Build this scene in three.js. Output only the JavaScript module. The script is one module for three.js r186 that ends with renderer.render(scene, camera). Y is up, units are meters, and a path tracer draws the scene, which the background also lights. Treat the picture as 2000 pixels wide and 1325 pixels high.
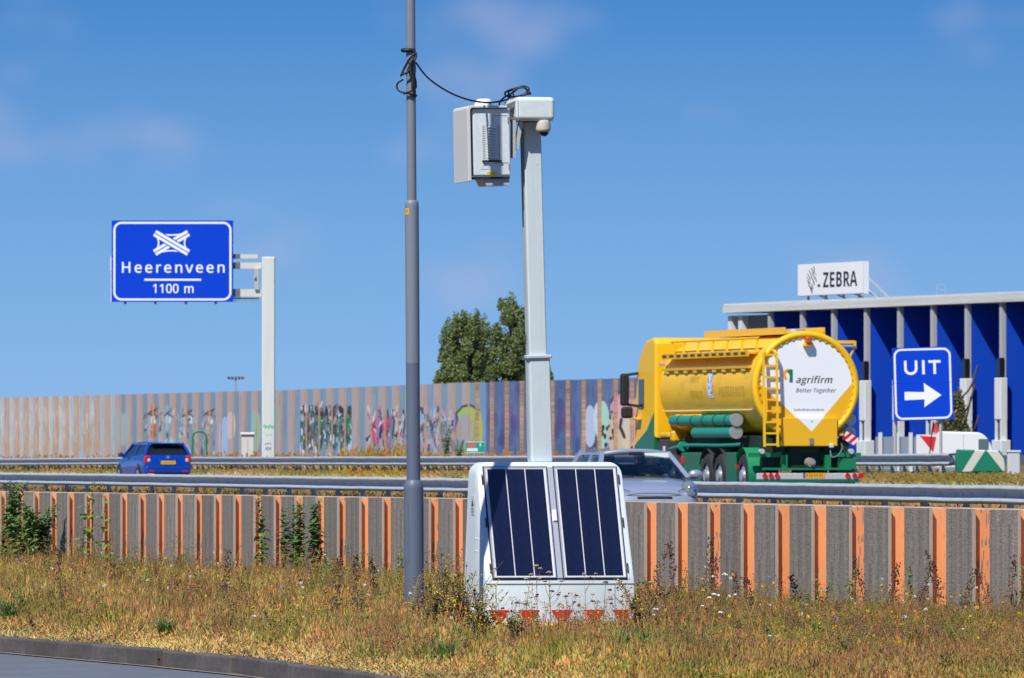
import * as THREE from 'three';
import { RoundedBoxGeometry } from 'three/addons/geometries/RoundedBoxGeometry.js';
import { MarchingCubes } from 'three/addons/objects/MarchingCubes.js';
import { mergeGeometries, toCreasedNormals } from 'three/addons/utils/BufferGeometryUtils.js';
import { createNoise2D, createNoise3D } from 'simplex-noise';

// ---------------------------------------------------------------- camera, sky, sun, exposure
const F = 17000, YH = 885, CH = 1.4;            // long lens: focal length in pixels of the 2000 px wide photo, horizon row, eye height
const scene = new THREE.Scene();
const camera = new THREE.PerspectiveCamera(2 * Math.atan(662.5 / F) * 180 / Math.PI, 2000 / 1325, 1, 7000);
camera.position.set(0, CH, 0);
camera.rotation.x = Math.atan((YH - 662.5) / F);
camera.focus = 69.5;
camera.userData.fStop = 20;
const renderer = new THREE.WebGLRenderer({ antialias: true });
renderer.toneMapping = THREE.LinearToneMapping;
renderer.toneMappingExposure = 1.06;
renderer.shadowMap.enabled = true;

let seed = 20240;
const rnd = () => { seed = (seed + 0x6D2B79F5) | 0; let t = Math.imul(seed ^ (seed >>> 15), 1 | seed); t = (t + Math.imul(t ^ (t >>> 7), 61 | t)) ^ t; return ((t ^ (t >>> 14)) >>> 0) / 4294967296; };
const R = (a, b) => a + (b - a) * rnd();
const noise2 = createNoise2D(rnd), noise3 = createNoise3D(rnd);
const lerp = (a, b, t) => a + (b - a) * t, clamp = (x, a, b) => Math.min(b, Math.max(a, x));
const lin = (c) => { c /= 255; return c <= 0.04045 ? c / 12.92 : ((c + 0.055) / 1.055) ** 2.4; };
const table = (rows) => (x) => {               // piecewise linear, continued straight past its ends
  let i = 0; while (i < rows.length - 2 && x > rows[i + 1][0]) i++;
  const [x0, y0] = rows[i], [x1, y1] = rows[i + 1];
  return y0 + (y1 - y0) * (x - x0) / (x1 - x0);
};

{ // sky: clear summer blue, paler towards the horizon, a few thin fair-weather wisps all round
  const W = 4096, Hh = 2048, d = new Float32Array(W * Hh * 4);
  const stops = [[0, 137, 181, 227], [0.6, 131, 177, 226], [1.7, 109, 161, 216], [3, 73, 134, 200], [6, 62, 123, 193], [20, 57, 116, 189], [90, 40, 92, 170]];
  const wisp = (x, y, z, o) => noise3(x * 26 + o, y * 62, z * 26) * 0.62 + noise3(x * 70 + 5 + o, y * 170, z * 70) * 0.28 + noise3(x * 190 + o, y * 420 + 9, z * 190) * 0.12;
  let best = -9, shift = 0; // which stretch of the cloud field stands over this horizon
  const look = (px, py, o) => { const a = (px - 1000) / F, e = (YH - py) / F; return wisp(Math.sin(a) * Math.cos(e), Math.sin(e), -Math.cos(a) * Math.cos(e), o); };
  for (let t = 0; t < 1500; t++) { const o = t * 3.7; let s = 0; for (const [x, y, k] of [[370, 260, 2], [340, 265, 1], [30, 285, 1.2], [950, 60, 1], [1100, 40, 0.8]]) s += k * Math.min(0.75, look(x, y, o)); for (const [x, y] of [[120, 80], [600, 120], [600, 400], [1250, 330], [1500, 120], [1800, 250], [1450, 450], [200, 520], [1850, 450], [650, 620]]) s -= 0.6 * Math.max(0.1, look(x, y, o)); if (s > best) { best = s; shift = o; } }
  for (let j = 0; j < Hh; j++) {
    const el = ((j + 0.5) / Hh - 0.5) * 180, e = Math.max(0, el);
    let k = 0; while (k < stops.length - 2 && e > stops[k + 1][0]) k++;
    const t = clamp((e - stops[k][0]) / (stops[k + 1][0] - stops[k][0]), 0, 1);
    const c = [1, 2, 3].map((n) => lerp(lin(stops[k][n]), lin(stops[k + 1][n]), t));
    const ye = Math.sin(el * Math.PI / 180), ce = Math.cos(el * Math.PI / 180);
    for (let i = 0; i < W; i++) {
      let m = 0;
      if (el > 0) {
        const az = ((i + 0.5) / W - 0.5) * 2 * Math.PI, x = Math.cos(az) * ce, z = Math.sin(az) * ce;
        const n = wisp(x, ye, z, shift);
        m = clamp((n - 0.2) / 0.7, 0, 1); m = m * m * (3 - 2 * m) * 0.44 * clamp(el / 1.2, 0, 1);
      }
      const o = (j * W + i) * 4;
      d[o] = lerp(c[0], 0.42, m); d[o + 1] = lerp(c[1], 0.46, m); d[o + 2] = lerp(c[2], 0.66, m); d[o + 3] = 1;
    }
  }
  const sky = new THREE.DataTexture(d, W, Hh, THREE.RGBAFormat, THREE.FloatType);
  sky.mapping = THREE.EquirectangularReflectionMapping; sky.magFilter = THREE.LinearFilter; sky.minFilter = THREE.LinearFilter; sky.needsUpdate = true;
  scene.background = sky; scene.environment = sky;
}
const SAZ = 29 * Math.PI / 180, SEL = 51 * Math.PI / 180;      // sun behind the camera's left shoulder, high
const SUN = new THREE.Vector3(-Math.sin(SAZ) * Math.cos(SEL), Math.sin(SEL), Math.cos(SAZ) * Math.cos(SEL));
const sun = new THREE.DirectionalLight(new THREE.Color(1, 0.95, 0.86), 5.0);
sun.position.copy(SUN).multiplyScalar(300).add(new THREE.Vector3(0, 0, -120));
sun.target.position.set(0, 0, -120);
sun.castShadow = true;
Object.assign(sun.shadow.camera, { left: -120, right: 120, top: 120, bottom: -120, near: 1, far: 900 });
sun.shadow.mapSize.set(4096, 4096);
scene.add(sun, sun.target);

// ---------------------------------------------------------------- helpers
const V = (x, y, z) => new THREE.Vector3(x, y, z);
const at = (px, py, Z) => V((px - 1000) / F * Z, CH - (py - YH) / F * Z, -Z);
const col = (r, g, b) => new THREE.Color().setRGB(r, g, b);
const mat = (r, g, b, rough = 0.7, extra = {}) => new THREE.MeshStandardMaterial({ color: col(r, g, b), roughness: rough, metalness: 0, ...extra });
const phys = (r, g, b, rough, extra = {}) => new THREE.MeshPhysicalMaterial({ color: col(r, g, b), roughness: rough, ...extra });
const used = new Map();
const numbered = (n) => { const k = used.get(n) ?? 0; used.set(n, k + 1); return k ? `${n}_${String(k).padStart(3, '0')}` : n; };
function tag(o, label, category, group) { o.userData.label = label; o.userData.category = category; if (group) o.userData.group = group; return o; }
function thing(name, label, category, pos = [0, 0, 0], turn = 0, group) {
  const o = new THREE.Group(); o.name = numbered(name); o.position.set(...pos); o.rotation.y = turn; scene.add(o);
  return tag(o, label, category, group);
}
const solid = (g) => { const h = g.index ? g.toNonIndexed() : g; for (const k of Object.keys(h.attributes)) if (!['position', 'normal', 'uv'].includes(k)) h.deleteAttribute(k); if (!h.attributes.uv) h.setAttribute('uv', new THREE.BufferAttribute(new Float32Array(h.attributes.position.count * 2), 2)); return h; };
function part(parent, name, geos, m, label) {
  const list = Array.isArray(geos) ? geos.map(solid) : [geos];
  const g = list.length > 1 ? mergeGeometries(list) : list[0];
  const o = new THREE.Mesh(g, m); o.name = parent === scene ? numbered(name) : name; parent.add(o);
  if (label) o.userData.label = label;
  return o;
}
function struct(name, geos, m) { const o = part(scene, name, geos, m); o.userData.kind = 'structure'; return o; }
const box = (x, y, z, w, h, d, rx = 0, ry = 0, rz = 0) => { const g = new THREE.BoxGeometry(w, h, d); g.rotateX(rx); g.rotateY(ry); g.rotateZ(rz); g.translate(x, y, z); return g; };
const rbox = (x, y, z, w, h, d, r = 0.02, seg = 2) => { const g = new RoundedBoxGeometry(w, h, d, seg, Math.min(r, w / 2.01, h / 2.01, d / 2.01)); g.translate(x, y, z); return g; };
const cyl = (x, y, z, r0, r1, h, axis = 'y', n = 20) => { const g = new THREE.CylinderGeometry(r1, r0, h, n); if (axis === 'x') g.rotateZ(-Math.PI / 2); if (axis === 'z') g.rotateX(Math.PI / 2); g.translate(x, y, z); return g; };
const bar = (p, q, w, t) => { // square bar from p to q
  const a = V(...p), b = V(...q), g = new THREE.BoxGeometry(w, a.distanceTo(b), t ?? w);
  g.applyQuaternion(new THREE.Quaternion().setFromUnitVectors(V(0, 1, 0), b.clone().sub(a).normalize()));
  g.translate((a.x + b.x) / 2, (a.y + b.y) / 2, (a.z + b.z) / 2); return g;
};
const tube = (pts, r, n = 6, seg = 0, closed = false) => new THREE.TubeGeometry(new THREE.CatmullRomCurve3(pts.map((p) => Array.isArray(p) ? V(...p) : p), closed, 'centripetal'), seg || pts.length * 4, r, n, closed);
class Soup { // loose triangles with optional colours
  constructor() { this.p = []; this.c = []; this.col = null; }
  tri(a, b, c) { for (const v of [a, b, c]) { this.p.push(v.x, v.y, v.z); if (this.col) this.c.push(...this.col); } }
  quad(a, b, c, d) { this.tri(a, b, c); this.tri(a, c, d); }
  geo() { const g = new THREE.BufferGeometry(); g.setAttribute('position', new THREE.Float32BufferAttribute(this.p, 3)); if (this.c.length) g.setAttribute('color', new THREE.Float32BufferAttribute(this.c, 3)); g.computeVertexNormals(); return g; }
}
function grid(nu, nv, fn, uv) { // surface patch of (nu+1)(nv+1) points
  const p = [], t = [], ix = [];
  for (let j = 0; j <= nv; j++) for (let i = 0; i <= nu; i++) { const q = fn(i / nu, j / nv, i, j); p.push(q.x, q.y, q.z); const w = uv ? uv(i / nu, j / nv, q) : [i / nu, j / nv]; t.push(...w); }
  for (let j = 0; j < nv; j++) for (let i = 0; i < nu; i++) { const a = j * (nu + 1) + i, b = a + 1, c = a + nu + 1, e = c + 1; ix.push(a, b, e, a, e, c); }
  const g = new THREE.BufferGeometry(); g.setAttribute('position', new THREE.Float32BufferAttribute(p, 3)); g.setAttribute('uv', new THREE.Float32BufferAttribute(t, 2)); g.setIndex(ix); g.computeVertexNormals(); return g;
}
const patch = (a, b, c, d, bulge = 0, n = 6) => { // bowed quad a b c d
  const [A, B, C, D] = [a, b, c, d].map((p) => V(...p)), nn = B.clone().sub(A).cross(D.clone().sub(A)).normalize();
  return grid(n, n, (u, v) => A.clone().lerp(B, u).lerp(D.clone().lerp(C, u), v).addScaledVector(nn, bulge * (4 * u * (1 - u) * 0.6 + 4 * v * (1 - v) * 0.4)));
};
function canvasTex(w, h, draw, rep) {
  const c = document.createElement('canvas'); c.width = w; c.height = h; const x = c.getContext('2d'); draw(x, w, h);
  const t = new THREE.CanvasTexture(c); t.colorSpace = THREE.SRGBColorSpace; t.magFilter = THREE.LinearFilter; t.anisotropy = 8;
  if (rep) { t.wrapS = t.wrapT = THREE.RepeatWrapping; t.repeat.set(...rep); }
  return t;
}
function dataTex(w, h, fn, rep, srgb = false) { // fn(u, v) -> [r, g, b] 0..1 linear (stored 0..255)
  const d = new Uint8Array(w * h * 4);
  for (let j = 0; j < h; j++) for (let i = 0; i < w; i++) { const c = fn(i / w, j / h, i, j), o = (j * w + i) * 4; for (let k = 0; k < 3; k++) d[o + k] = clamp(c[k] * 255, 0, 255); d[o + 3] = 255; }
  const t = new THREE.DataTexture(d, w, h); t.magFilter = THREE.LinearFilter; t.minFilter = THREE.LinearMipmapLinearFilter; t.generateMipmaps = true; t.wrapS = t.wrapT = THREE.RepeatWrapping;
  if (srgb) t.colorSpace = THREE.SRGBColorSpace; if (rep) t.repeat.set(...rep); t.needsUpdate = true; return t;
}
// periodic value noise for tiling textures
const pnoise = (() => { const N = 64, g = Array.from({ length: N * N }, () => rnd());
  return (x, y, p) => { const xi = Math.floor(x), yi = Math.floor(y), fx = x - xi, fy = y - yi, s = (t) => t * t * (3 - 2 * t), w = (i) => ((i % p) + p) % p, q = (i, j) => g[(w(j) % N) * N + (w(i) % N)];
    return lerp(lerp(q(xi, yi), q(xi + 1, yi), s(fx)), lerp(q(xi, yi + 1), q(xi + 1, yi + 1), s(fx)), s(fy)); }; })();
const speckle = (w, h, base, amp, ux = 1, uy = 1, fine = 0.5, srgb = true) => dataTex(w, h, (u, v) => { // layered grain round a base colour
  const n = pnoise(u * 4 * ux, v * 4 * uy, 4 * Math.max(ux, uy)) * 0.3 + pnoise(u * 16 * ux, v * 16 * uy, 16 * Math.max(ux, uy)) * 0.3 + rnd() * fine - (0.3 + fine / 2);
  return base.map((b) => b * (1 + amp * n));
}, null, srgb);
const worldUV = (g, k) => { const p = g.attributes.position, t = []; for (let i = 0; i < p.count; i++) t.push(p.getX(i) / k, p.getZ(i) / k); g.setAttribute('uv', new THREE.Float32BufferAttribute(t, 2)); return g; };

// ---------------------------------------------------------------- lines across the land, each given as depth along the sight line
const kerbS = table([[-1000, 198], [0, 256], [320, 275], [500, 287], [790, 314], [2000, 427]]);
const kerbZ = (px) => F / clamp(kerbS(px), 60, 600);
const wallPts = (() => { // the near wall: nearer on the right, slightly curved
  const P = 0.89, pitch = (x) => 33 + 0.0085 * x + 0.0000098 * x * x, a = [];
  let Z = 70 - 3.2; 
  for (let x = 2400; x >= -500; x -= 5) { a.push([x, Z]); const dL = 5 * P / pitch(x), dX = 5 * Z / F; Z += Math.sqrt(Math.max(1e-6, dL * dL - dX * dX)); }
  return a.reverse();
})();
const wallZ = (px) => { const i = clamp((px + 500) / 5, 0, wallPts.length - 1.001), k = Math.floor(i); return lerp(wallPts[k][1], wallPts[k + 1][1], i - k); };
const nearZ = (px) => { const x = clamp(px, -900, 3000); return 235 - 0.066 * x + 9.25e-6 * x * x; };
const farS = table([[-400, 36], [0, 43], [290, 48], [800, 58], [1400, 70], [1870, 80], [2400, 92]]);
const farZ = (px) => F / clamp(farS(px), 25, 105);
const farWallZ = (px) => F / clamp(35.5 + 0.00904 * px, 25, 60);
const hFar = table([[0, 0.39], [290, 0.48], [800, 0.53], [1400, 0.59], [1870, 0.64], [3000, 0.7]]);
const hNear = 0.02;
function heightAt(px, r) {
  px = clamp(px, -900, 2700);
  const k = kerbZ(px), w = wallZ(px), n = nearZ(px), f = farZ(px), hf = hFar(clamp(px, -300, 2500));
  if (r < k) return -0.2;
  if (r < w) return 0;
  if (r < n) return hNear * (r - w) / (n - w);
  if (r < f) return lerp(hNear, hf, (r - n) / (f - n));
  return hf;
}
const ground = (X, Z) => heightAt(1000 + F * X / -Z, -Z);
const linePt = (zf, px) => { const Z = zf(px); return [(px - 1000) / F * Z, -Z]; };
function path(zf, a, b, step = 8) { // arclength along a line of the land, left (far) to right (near)
  const p = []; let L = 0;
  for (let x = a; x <= b; x += step) { const [X, Z] = linePt(zf, x); if (p.length) L += Math.hypot(X - p[p.length - 1].X, Z - p[p.length - 1].Z); p.push({ X, Z, L, px: x }); }
  const find = (l) => { let lo = 0, hi = p.length - 1; while (hi - lo > 1) { const m = (lo + hi) >> 1; if (p[m].L > l) hi = m; else lo = m; } return lo; };
  return { pts: p, length: L,
    at(l) { const i = find(l), A = p[i], B = p[i + 1], t = (l - A.L) / (B.L - A.L), d = B.L - A.L; const tx = (B.X - A.X) / d, tz = (B.Z - A.Z) / d; return { X: lerp(A.X, B.X, t), Z: lerp(A.Z, B.Z, t), px: lerp(A.px, B.px, t), tx, tz, nx: -tz, nz: tx }; },
    atPx(x) { const i = clamp((x - a) / step, 0, p.length - 1.001), k = Math.floor(i); return lerp(p[k].L, p[k + 1].L, i - k); } };
}
// ---------------------------------------------------------------- ground, roads, kerb
const soilTex = dataTex(512, 512, (u, v) => {
  const n = pnoise(u * 8, v * 8, 8) * 0.4 + pnoise(u * 32, v * 32, 32) * 0.3 + rnd() * 0.3, m = pnoise(u * 5 + 3, v * 5, 5);
  return [lerp(0.30, 0.52, n), lerp(0.24, 0.42, n) + 0.03 * m, lerp(0.13, 0.25, n)];
}, null, true);
{
  const pxs = []; for (let p = -1000; p <= 3000; p += 40) pxs.push(p);
  const angs = pxs.map((p) => [Math.atan((p - 1000) / F), p]);
  const a1 = angs[angs.length - 1][0], a0 = angs[0][0], cols = [...angs];
  for (let i = 1; i <= 48; i++) cols.push([a1 + (2 * Math.PI + a0 - a1) * i / 48, i < 24 ? 3000 : -1000]);
  const knots = (px) => { px = clamp(px, -900, 2700); const k = kerbZ(px), w = wallZ(px), n = nearZ(px), f = farZ(px), g = Math.max(farWallZ(px), f + 20);
    return [[0.5, -0.2], [25, -0.2], [k - 0.1, -0.2], [k - 0.05, -0.02], [lerp(k, w, 0.3), 0], [lerp(k, w, 0.7), 0], [w, 0], [lerp(w, n, 0.5), hNear / 2], [n, hNear], ...[0.25, 0.5, 0.75, 1].map((t) => [lerp(n, f, t), heightAt(px, lerp(n, f, t) - 0.001)]), [lerp(f, g, 0.5), heightAt(px, f + 1)], [g, heightAt(px, f + 1)], [750, 0.6], [1600, 0.6], [5500, 0.6]]; };
  const ks = cols.map(([, p]) => knots(p)), nv = ks[0].length - 1;
  const g = grid(cols.length - 1, nv, (u, v, i, j) => { const [r, h] = ks[i][j], a = cols[i][0]; const rr = r / Math.max(0.99, Math.cos(Math.min(Math.abs(a), 0.12))); return V(rr * Math.sin(a), h, -rr * Math.cos(a)); });
  worldUV(g, 3.1);
  struct('ground', g, new THREE.MeshStandardMaterial({ map: soilTex, roughness: 1, side: THREE.DoubleSide }));
}
const asphaltTex = dataTex(512, 512, (u, v) => { const n = pnoise(u * 6, v * 6, 6) * 0.25 + pnoise(u * 40, v * 40, 40) * 0.25 + rnd() * 0.5, k = lerp(0.33, 0.48, n); return [k * 0.97, k, k * 1.05]; }, null, true);
const asphalt = new THREE.MeshStandardMaterial({ map: asphaltTex, roughness: 0.75, side: THREE.DoubleSide });
function roadStrip(name, z0, z1, h, m = asphalt) {
  const n = 100, g = grid(n, 1, (u, v, i) => { const px = -1000 + i * 40, Z = (v ? z1 : z0)(px); const [X] = [(px - 1000) / F * Z]; return V(X, h(px, Z), -Z); });
  return struct(name, worldUV(g, 2.3), m);
}
roadStrip('slip_road', (p) => lerp(wallZ(p), nearZ(p), 0.22), (p) => lerp(wallZ(p), nearZ(p), 0.93), (p, Z) => heightAt(p, Z) + 0.012);
roadStrip('motorway', (p) => lerp(nearZ(p), farZ(p), 0.06), (p) => lerp(nearZ(p), farZ(p), 0.95), (p, Z) => heightAt(p, Z) + 0.03);
{ // the street in front, with its worn concrete kerb
  const kp = path(kerbZ, -900, 2400), g = grid(60, 6, (u, v) => { const q = kp.at(u * kp.length * 0.999), o = 0.02 + v * 9.5; return V(q.X + q.nx * o, -0.12 - 0.02 * v * (1 - v), q.Z + q.nz * o); });
  struct('street', worldUV(g, 1.7), asphalt);
  const gutter = grid(60, 1, (u, v) => { const q = kp.at(u * kp.length * 0.999), o = 0.015 + v * 0.11 + 0; return V(q.X + q.nx * o, -0.1125, q.Z + q.nz * o); });
  struct('gutter_edge', worldUV(gutter, 0.8), new THREE.MeshStandardMaterial({ map: speckle(256, 256, [0.50, 0.46, 0.42], 0.5), roughness: 0.95 }));
  const kt = speckle(256, 256, [0.34, 0.32, 0.31], 0.55, 1, 1, 0.6);
  const km = [0.9, 1.05, 0.8].map((k) => new THREE.MeshStandardMaterial({ map: kt, color: col(k, k * 0.98, k * 0.95), roughness: 0.9 }));
  const kerb = new THREE.Group(); kerb.name = 'kerb'; kerb.userData.kind = 'structure'; scene.add(kerb);
  const stone = new RoundedBoxGeometry(0.992, 0.3, 0.14, 2, 0.018), gap = kp.atPx(328);
  for (let k = -16; k < 18; k++) {
    const l = gap + 0.09 + k + 0.5, short = k === -1; if (l < 1 || l > kp.length - 1) continue;
    const q = kp.at(l), o = part(kerb, 'kerb_stone', stone, km[(k + 30) % 3]);
    o.scale.x = short ? 0.8 : 1; const off = short ? -0.1 : 0;
    o.position.set(q.X + q.tx * off, -0.145 + R(-0.003, 0.003), q.Z + q.tz * off); o.rotation.y = -Math.atan2(q.tz, q.tx) + R(-0.004, 0.004);
  }
  const q = kp.at(gap), dr = part(kerb, 'drain_inlet', [box(-0.05, -0.16, -0.06, 0.22, 0.26, 0.05), box(0.0, -0.1, 0.03, 0.03, 0.1, 0.05), box(-0.05, -0.05, 0, 0.22, 0.018, 0.1)], mat(0.10, 0.055, 0.035, 0.9), 'rusty gully inlet between two kerb stones');
  dr.position.set(q.X, 0, q.Z); dr.rotation.y = -Math.atan2(q.tz, q.tx);
}

// ---------------------------------------------------------------- near wall of grey aggregate panels and orange fins
const wp = path(wallZ, -480, 2380, 5);
const wallTop = (() => { const y = table([[-480, 953], [0, 961], [450, 968.3], [900, 975], [1220, 981], [1500, 986.5], [2000, 997], [2380, 1006]]); return (px) => CH - (y(px) - YH) * wallZ(px) / F; })();
{
  const wall = thing('concrete_barrier_wall', 'long low wall of grey pebbled concrete panels with orange fins between them', 'wall');
  const aggr = dataTex(256, 512, (u, v, i) => { const st = pnoise(u * 14, v * 1.2, 14) * 0.5 + pnoise(u * 40, v * 2, 40) * 0.3, g = rnd(), b = pnoise(u * 60, v * 110, 60); const k = 0.42 + st * 0.22 + (g - 0.5) * 0.16 + (b - 0.5) * 0.13; return [k * 1.05, k * 0.99, k * 0.92]; }, null, true);
  const aggrBump = dataTex(256, 256, () => { const k = rnd(); return [k, k, k]; });
  const panelM = [[0.95, 0], [1.12, 0.3], [0.8, 0.55], [0.88, 0.8], [1.02, 0.15], [0.92, 0.62]].map(([k, o]) => { const t = aggr.clone(); t.offset.set(o, o * 0.7); t.needsUpdate = true; return new THREE.MeshStandardMaterial({ map: t, color: col(k, k, k), roughness: 0.95, bumpMap: aggrBump, bumpScale: 0.006 }); });
  const edgeM = new THREE.MeshStandardMaterial({ map: speckle(128, 256, [0.70, 0.64, 0.58], 0.25, 1, 1), roughness: 0.9 });
  const orange = dataTex(128, 256, (u, v) => { const n = pnoise(u * 6, v * 3, 6), f = pnoise(u * 30, v * 14, 30), w = f > 0.86 && n > 0.45 ? 0.86 : 1; return [0.99 * (0.95 + 0.05 * n) * w, 0.685 * (0.94 + 0.07 * n) * w, 0.46 * (0.93 + 0.08 * n)]; }, null, true);
  const chipped = dataTex(128, 256, (u, v) => { const n = pnoise(u * 6, v * 3, 6), f = pnoise(u * 22 + 3, v * 12, 22), g = pnoise(u * 50, v * 30, 50), st = pnoise(u * 20, v * 1.5, 20); if (f > 0.74 && g > 0.3) return [0.55, 0.5, 0.46]; const w = st > 0.7 ? 0.88 : 1; return [0.96 * w * (0.93 + 0.07 * n), 0.65 * w * (0.93 + 0.07 * n), 0.42 * w]; }, null, true);
  const orangeM = [new THREE.MeshStandardMaterial({ map: orange, roughness: 0.75 }), new THREE.MeshStandardMaterial({ map: chipped, roughness: 0.8 }), new THREE.MeshStandardMaterial({ map: orange, color: col(0.9, 0.86, 0.82), roughness: 0.8 })];
  const P = 0.89, A = 0.54, TH = 0.022, E = 0.037, DEP = 0.26;
  const l0 = wp.atPx(1258) - A, n0 = Math.floor(l0 / P);
  for (let k = -n0; ; k++) {
    const l = l0 + k * P; if (l + P > wp.length - 0.2) break; if (l < 0.1) continue;
    const q = wp.at(l + P / 2), top = wallTop(q.px), h = top + 0.15, ang = -Math.atan2(q.tz, q.tx);
    const place = (o) => { o.position.set(q.X, top - h / 2, q.Z); o.rotation.y = ang; return o; };
    // local: x along the wall (to the right), z outwards
    place(part(wall, 'panel', box(-P / 2 + A / 2, 0, -TH / 2 + R(-0.004, 0.004), A, h + R(-0.004, 0.004), TH), panelM[Math.floor(rnd() * 6)]));
    place(part(wall, 'panel_edge', box(-P / 2 + A + 0.006, 0, -TH / 2 - 0.002, 0.012, h - 0.006, TH + 0.002), edgeM));
    place(part(wall, 'orange_fin', [box(-P / 2 + A - E - 0.06, -0.004, -TH - DEP / 2, 0.12, h - 0.004, DEP), box(-P / 2 + A / 2 + 0.18 + 0.13, -0.006, -TH - DEP - 0.02, P - 0.14, h - 0.006, 0.04)], orangeM[[0, 0, 1, 0, 2, 0, 1][((k % 7) + 7) % 7]]));
  }
  const core = grid(200, 3, (u, v, i, j) => { const l = 0.2 + u * (wp.length - 0.6), q = wp.at(l), top = wallTop(q.px); const o = -TH - DEP - [0.02, 0.03, 0.24, 0.24][j], y = [-0.1, top + 0.003, top + 0.003, -0.1][j]; return V(q.X + q.nx * o, y, q.Z + q.nz * o); }, (u, v) => [u * wp.length, v]);
  part(wall, 'concrete_core', core, edgeM);
}

// ---------------------------------------------------------------- guard rails
const galv = new THREE.MeshStandardMaterial({ map: speckle(256, 256, [0.80, 0.82, 0.84], 0.2, 1, 1, 0.3), color: col(0.66, 0.67, 0.7), roughness: 0.6, metalness: 0.08 });
const galvPost = mat(0.5, 0.51, 0.52, 0.55, { metalness: 0.45 });
const wbeam = [[0, 0.0], [-0.006, 0.03], [-0.024, 0.1], [-0.05, 0.122], [-0.076, 0.105], [-0.11, 0.012], [-0.2, 0.006], [-0.228, 0.09], [-0.254, 0.118], [-0.282, 0.1], [-0.302, 0.026], [-0.31, 0.0]];
function guardRail(label, pa, l0, l1, topAt, spacing, both, scale = 1) {
  const rail = thing('guard_rail', label, 'guard rail');
  const n = Math.round((l1 - l0) / 1.2);
  const sweep = (sgn, off) => grid(n, wbeam.length - 1, (u, v, i, j) => { const q = pa.at(l0 + u * (l1 - l0)), [dy, dn] = wbeam[j], o = sgn * (off + dn); return V(q.X + q.nx * o, topAt(q.px) + dy * scale + 0.006 * noise2(u * 60, 3 + off), q.Z + q.nz * o); }, (u, v) => [u * (l1 - l0), v * 0.5]);
  part(rail, 'beam', sweep(1, both ? 0.14 : 0.02), galv);
  if (both) part(rail, 'beam', sweep(-1, 0.14), galv);
  const pg = mergeGeometries([box(0, -0.5, 0.028, 0.1, 1, 0.008), box(0, -0.5, -0.028, 0.1, 1, 0.008), box(0, -0.5, 0, 0.008, 1, 0.05)]), sp = box(0, -0.15, 0, 0.09, 0.2, 0.3), bolts = [];
  for (let l = l0 + 0.4; l < l1; l += spacing) {
    const q = pa.at(l), t = topAt(q.px), g = ground(q.X, q.Z), o = part(rail, 'post', pg, galvPost);
    o.position.set(q.X - q.nx * 0.03, t - 0.05, q.Z - q.nz * 0.03); o.scale.y = t - 0.05 - g + 0.1; o.rotation.y = -Math.atan2(q.tz, q.tx) + Math.PI / 2;
    if (both) { const s = part(rail, 'spacer', sp, galvPost); s.position.set(q.X, t, q.Z); s.rotation.y = -Math.atan2(q.tz, q.tx); }
    else { const b = new THREE.SphereGeometry(0.018, 6, 4); b.translate(q.X + q.nx * 0.036, t - 0.155, q.Z + q.nz * 0.036); bolts.push(b); }
  }
  if (bolts.length) part(rail, 'bolts', bolts, galvPost);
  return rail;
}
const np = path(nearZ, -300, 2400), fp = path(farZ, -250, 2300);
guardRail('long galvanised guard rail right behind the low wall with orange fins', np, 0.2, np.length - 0.5, () => 0.87, 2.67, false);
const farTop = (px) => hFar(clamp(px, -300, 2500)) + 0.75;
guardRail('double galvanised guard rail on close posts beyond the motorway lanes', fp, 0.2, fp.atPx(1872), farTop, 1.5, true);
{ // green and white nose where the rail ends at the exit
  const q = fp.at(fp.atPx(1917)), g = ground(q.X, q.Z), o = thing('crash_terminal', 'green and white chevron nose at the end of the far guard rail', 'crash barrier', [q.X, g, q.Z], 0.0);
  const w = 1.1, hh = 0.5, y0 = farTop(1900) - g - 0.44;
  const shape = new THREE.Shape(); shape.moveTo(-w / 2, 0); shape.quadraticCurveTo(-w / 2 - 0.03, hh * 0.6, -w / 2 + 0.02, hh); shape.lineTo(w / 2 - 0.12, hh - 0.02); shape.quadraticCurveTo(w / 2, hh * 0.7, w / 2, 0.02); shape.closePath();
  const eg = new THREE.ExtrudeGeometry(shape, { depth: 0.9, bevelEnabled: true, bevelSize: 0.03, bevelThickness: 0.05, bevelSegments: 3, curveSegments: 8 }); eg.translate(0, y0, -0.9);
  const tx = canvasTex(512, 256, (x, W, H) => { x.fillStyle = '#0b7a5c'; x.fillRect(0, 0, W, H); x.fillStyle = '#cdcdc6'; x.beginPath(); x.moveTo(W * 0.08, H); x.lineTo(W * 0.36, 0); x.lineTo(W * 0.58, 0); x.lineTo(W * 0.28, H); x.fill(); x.beginPath(); x.moveTo(W * 0.62, 0); x.lineTo(W * 0.86, 0); x.lineTo(W * 1.2, H); x.lineTo(W * 0.98, H); x.fill(); });
  const p = eg.attributes.position, t = []; for (let i = 0; i < p.count; i++) t.push((p.getX(i) + w / 2) / w, (p.getY(i) - y0) / hh); eg.setAttribute('uv', new THREE.Float32BufferAttribute(t, 2));
  part(o, 'chevron_nose', eg, new THREE.MeshStandardMaterial({ map: tx, roughness: 0.5 }));
  for (const x of [-0.42, 0.42]) part(o, 'post', [box(x, y0 / 2, -0.3, 0.1, y0 + 0.1, 0.1), box(x, y0 / 2, -0.8, 0.1, y0 + 0.1, 0.1)], galvPost);
}
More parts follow.
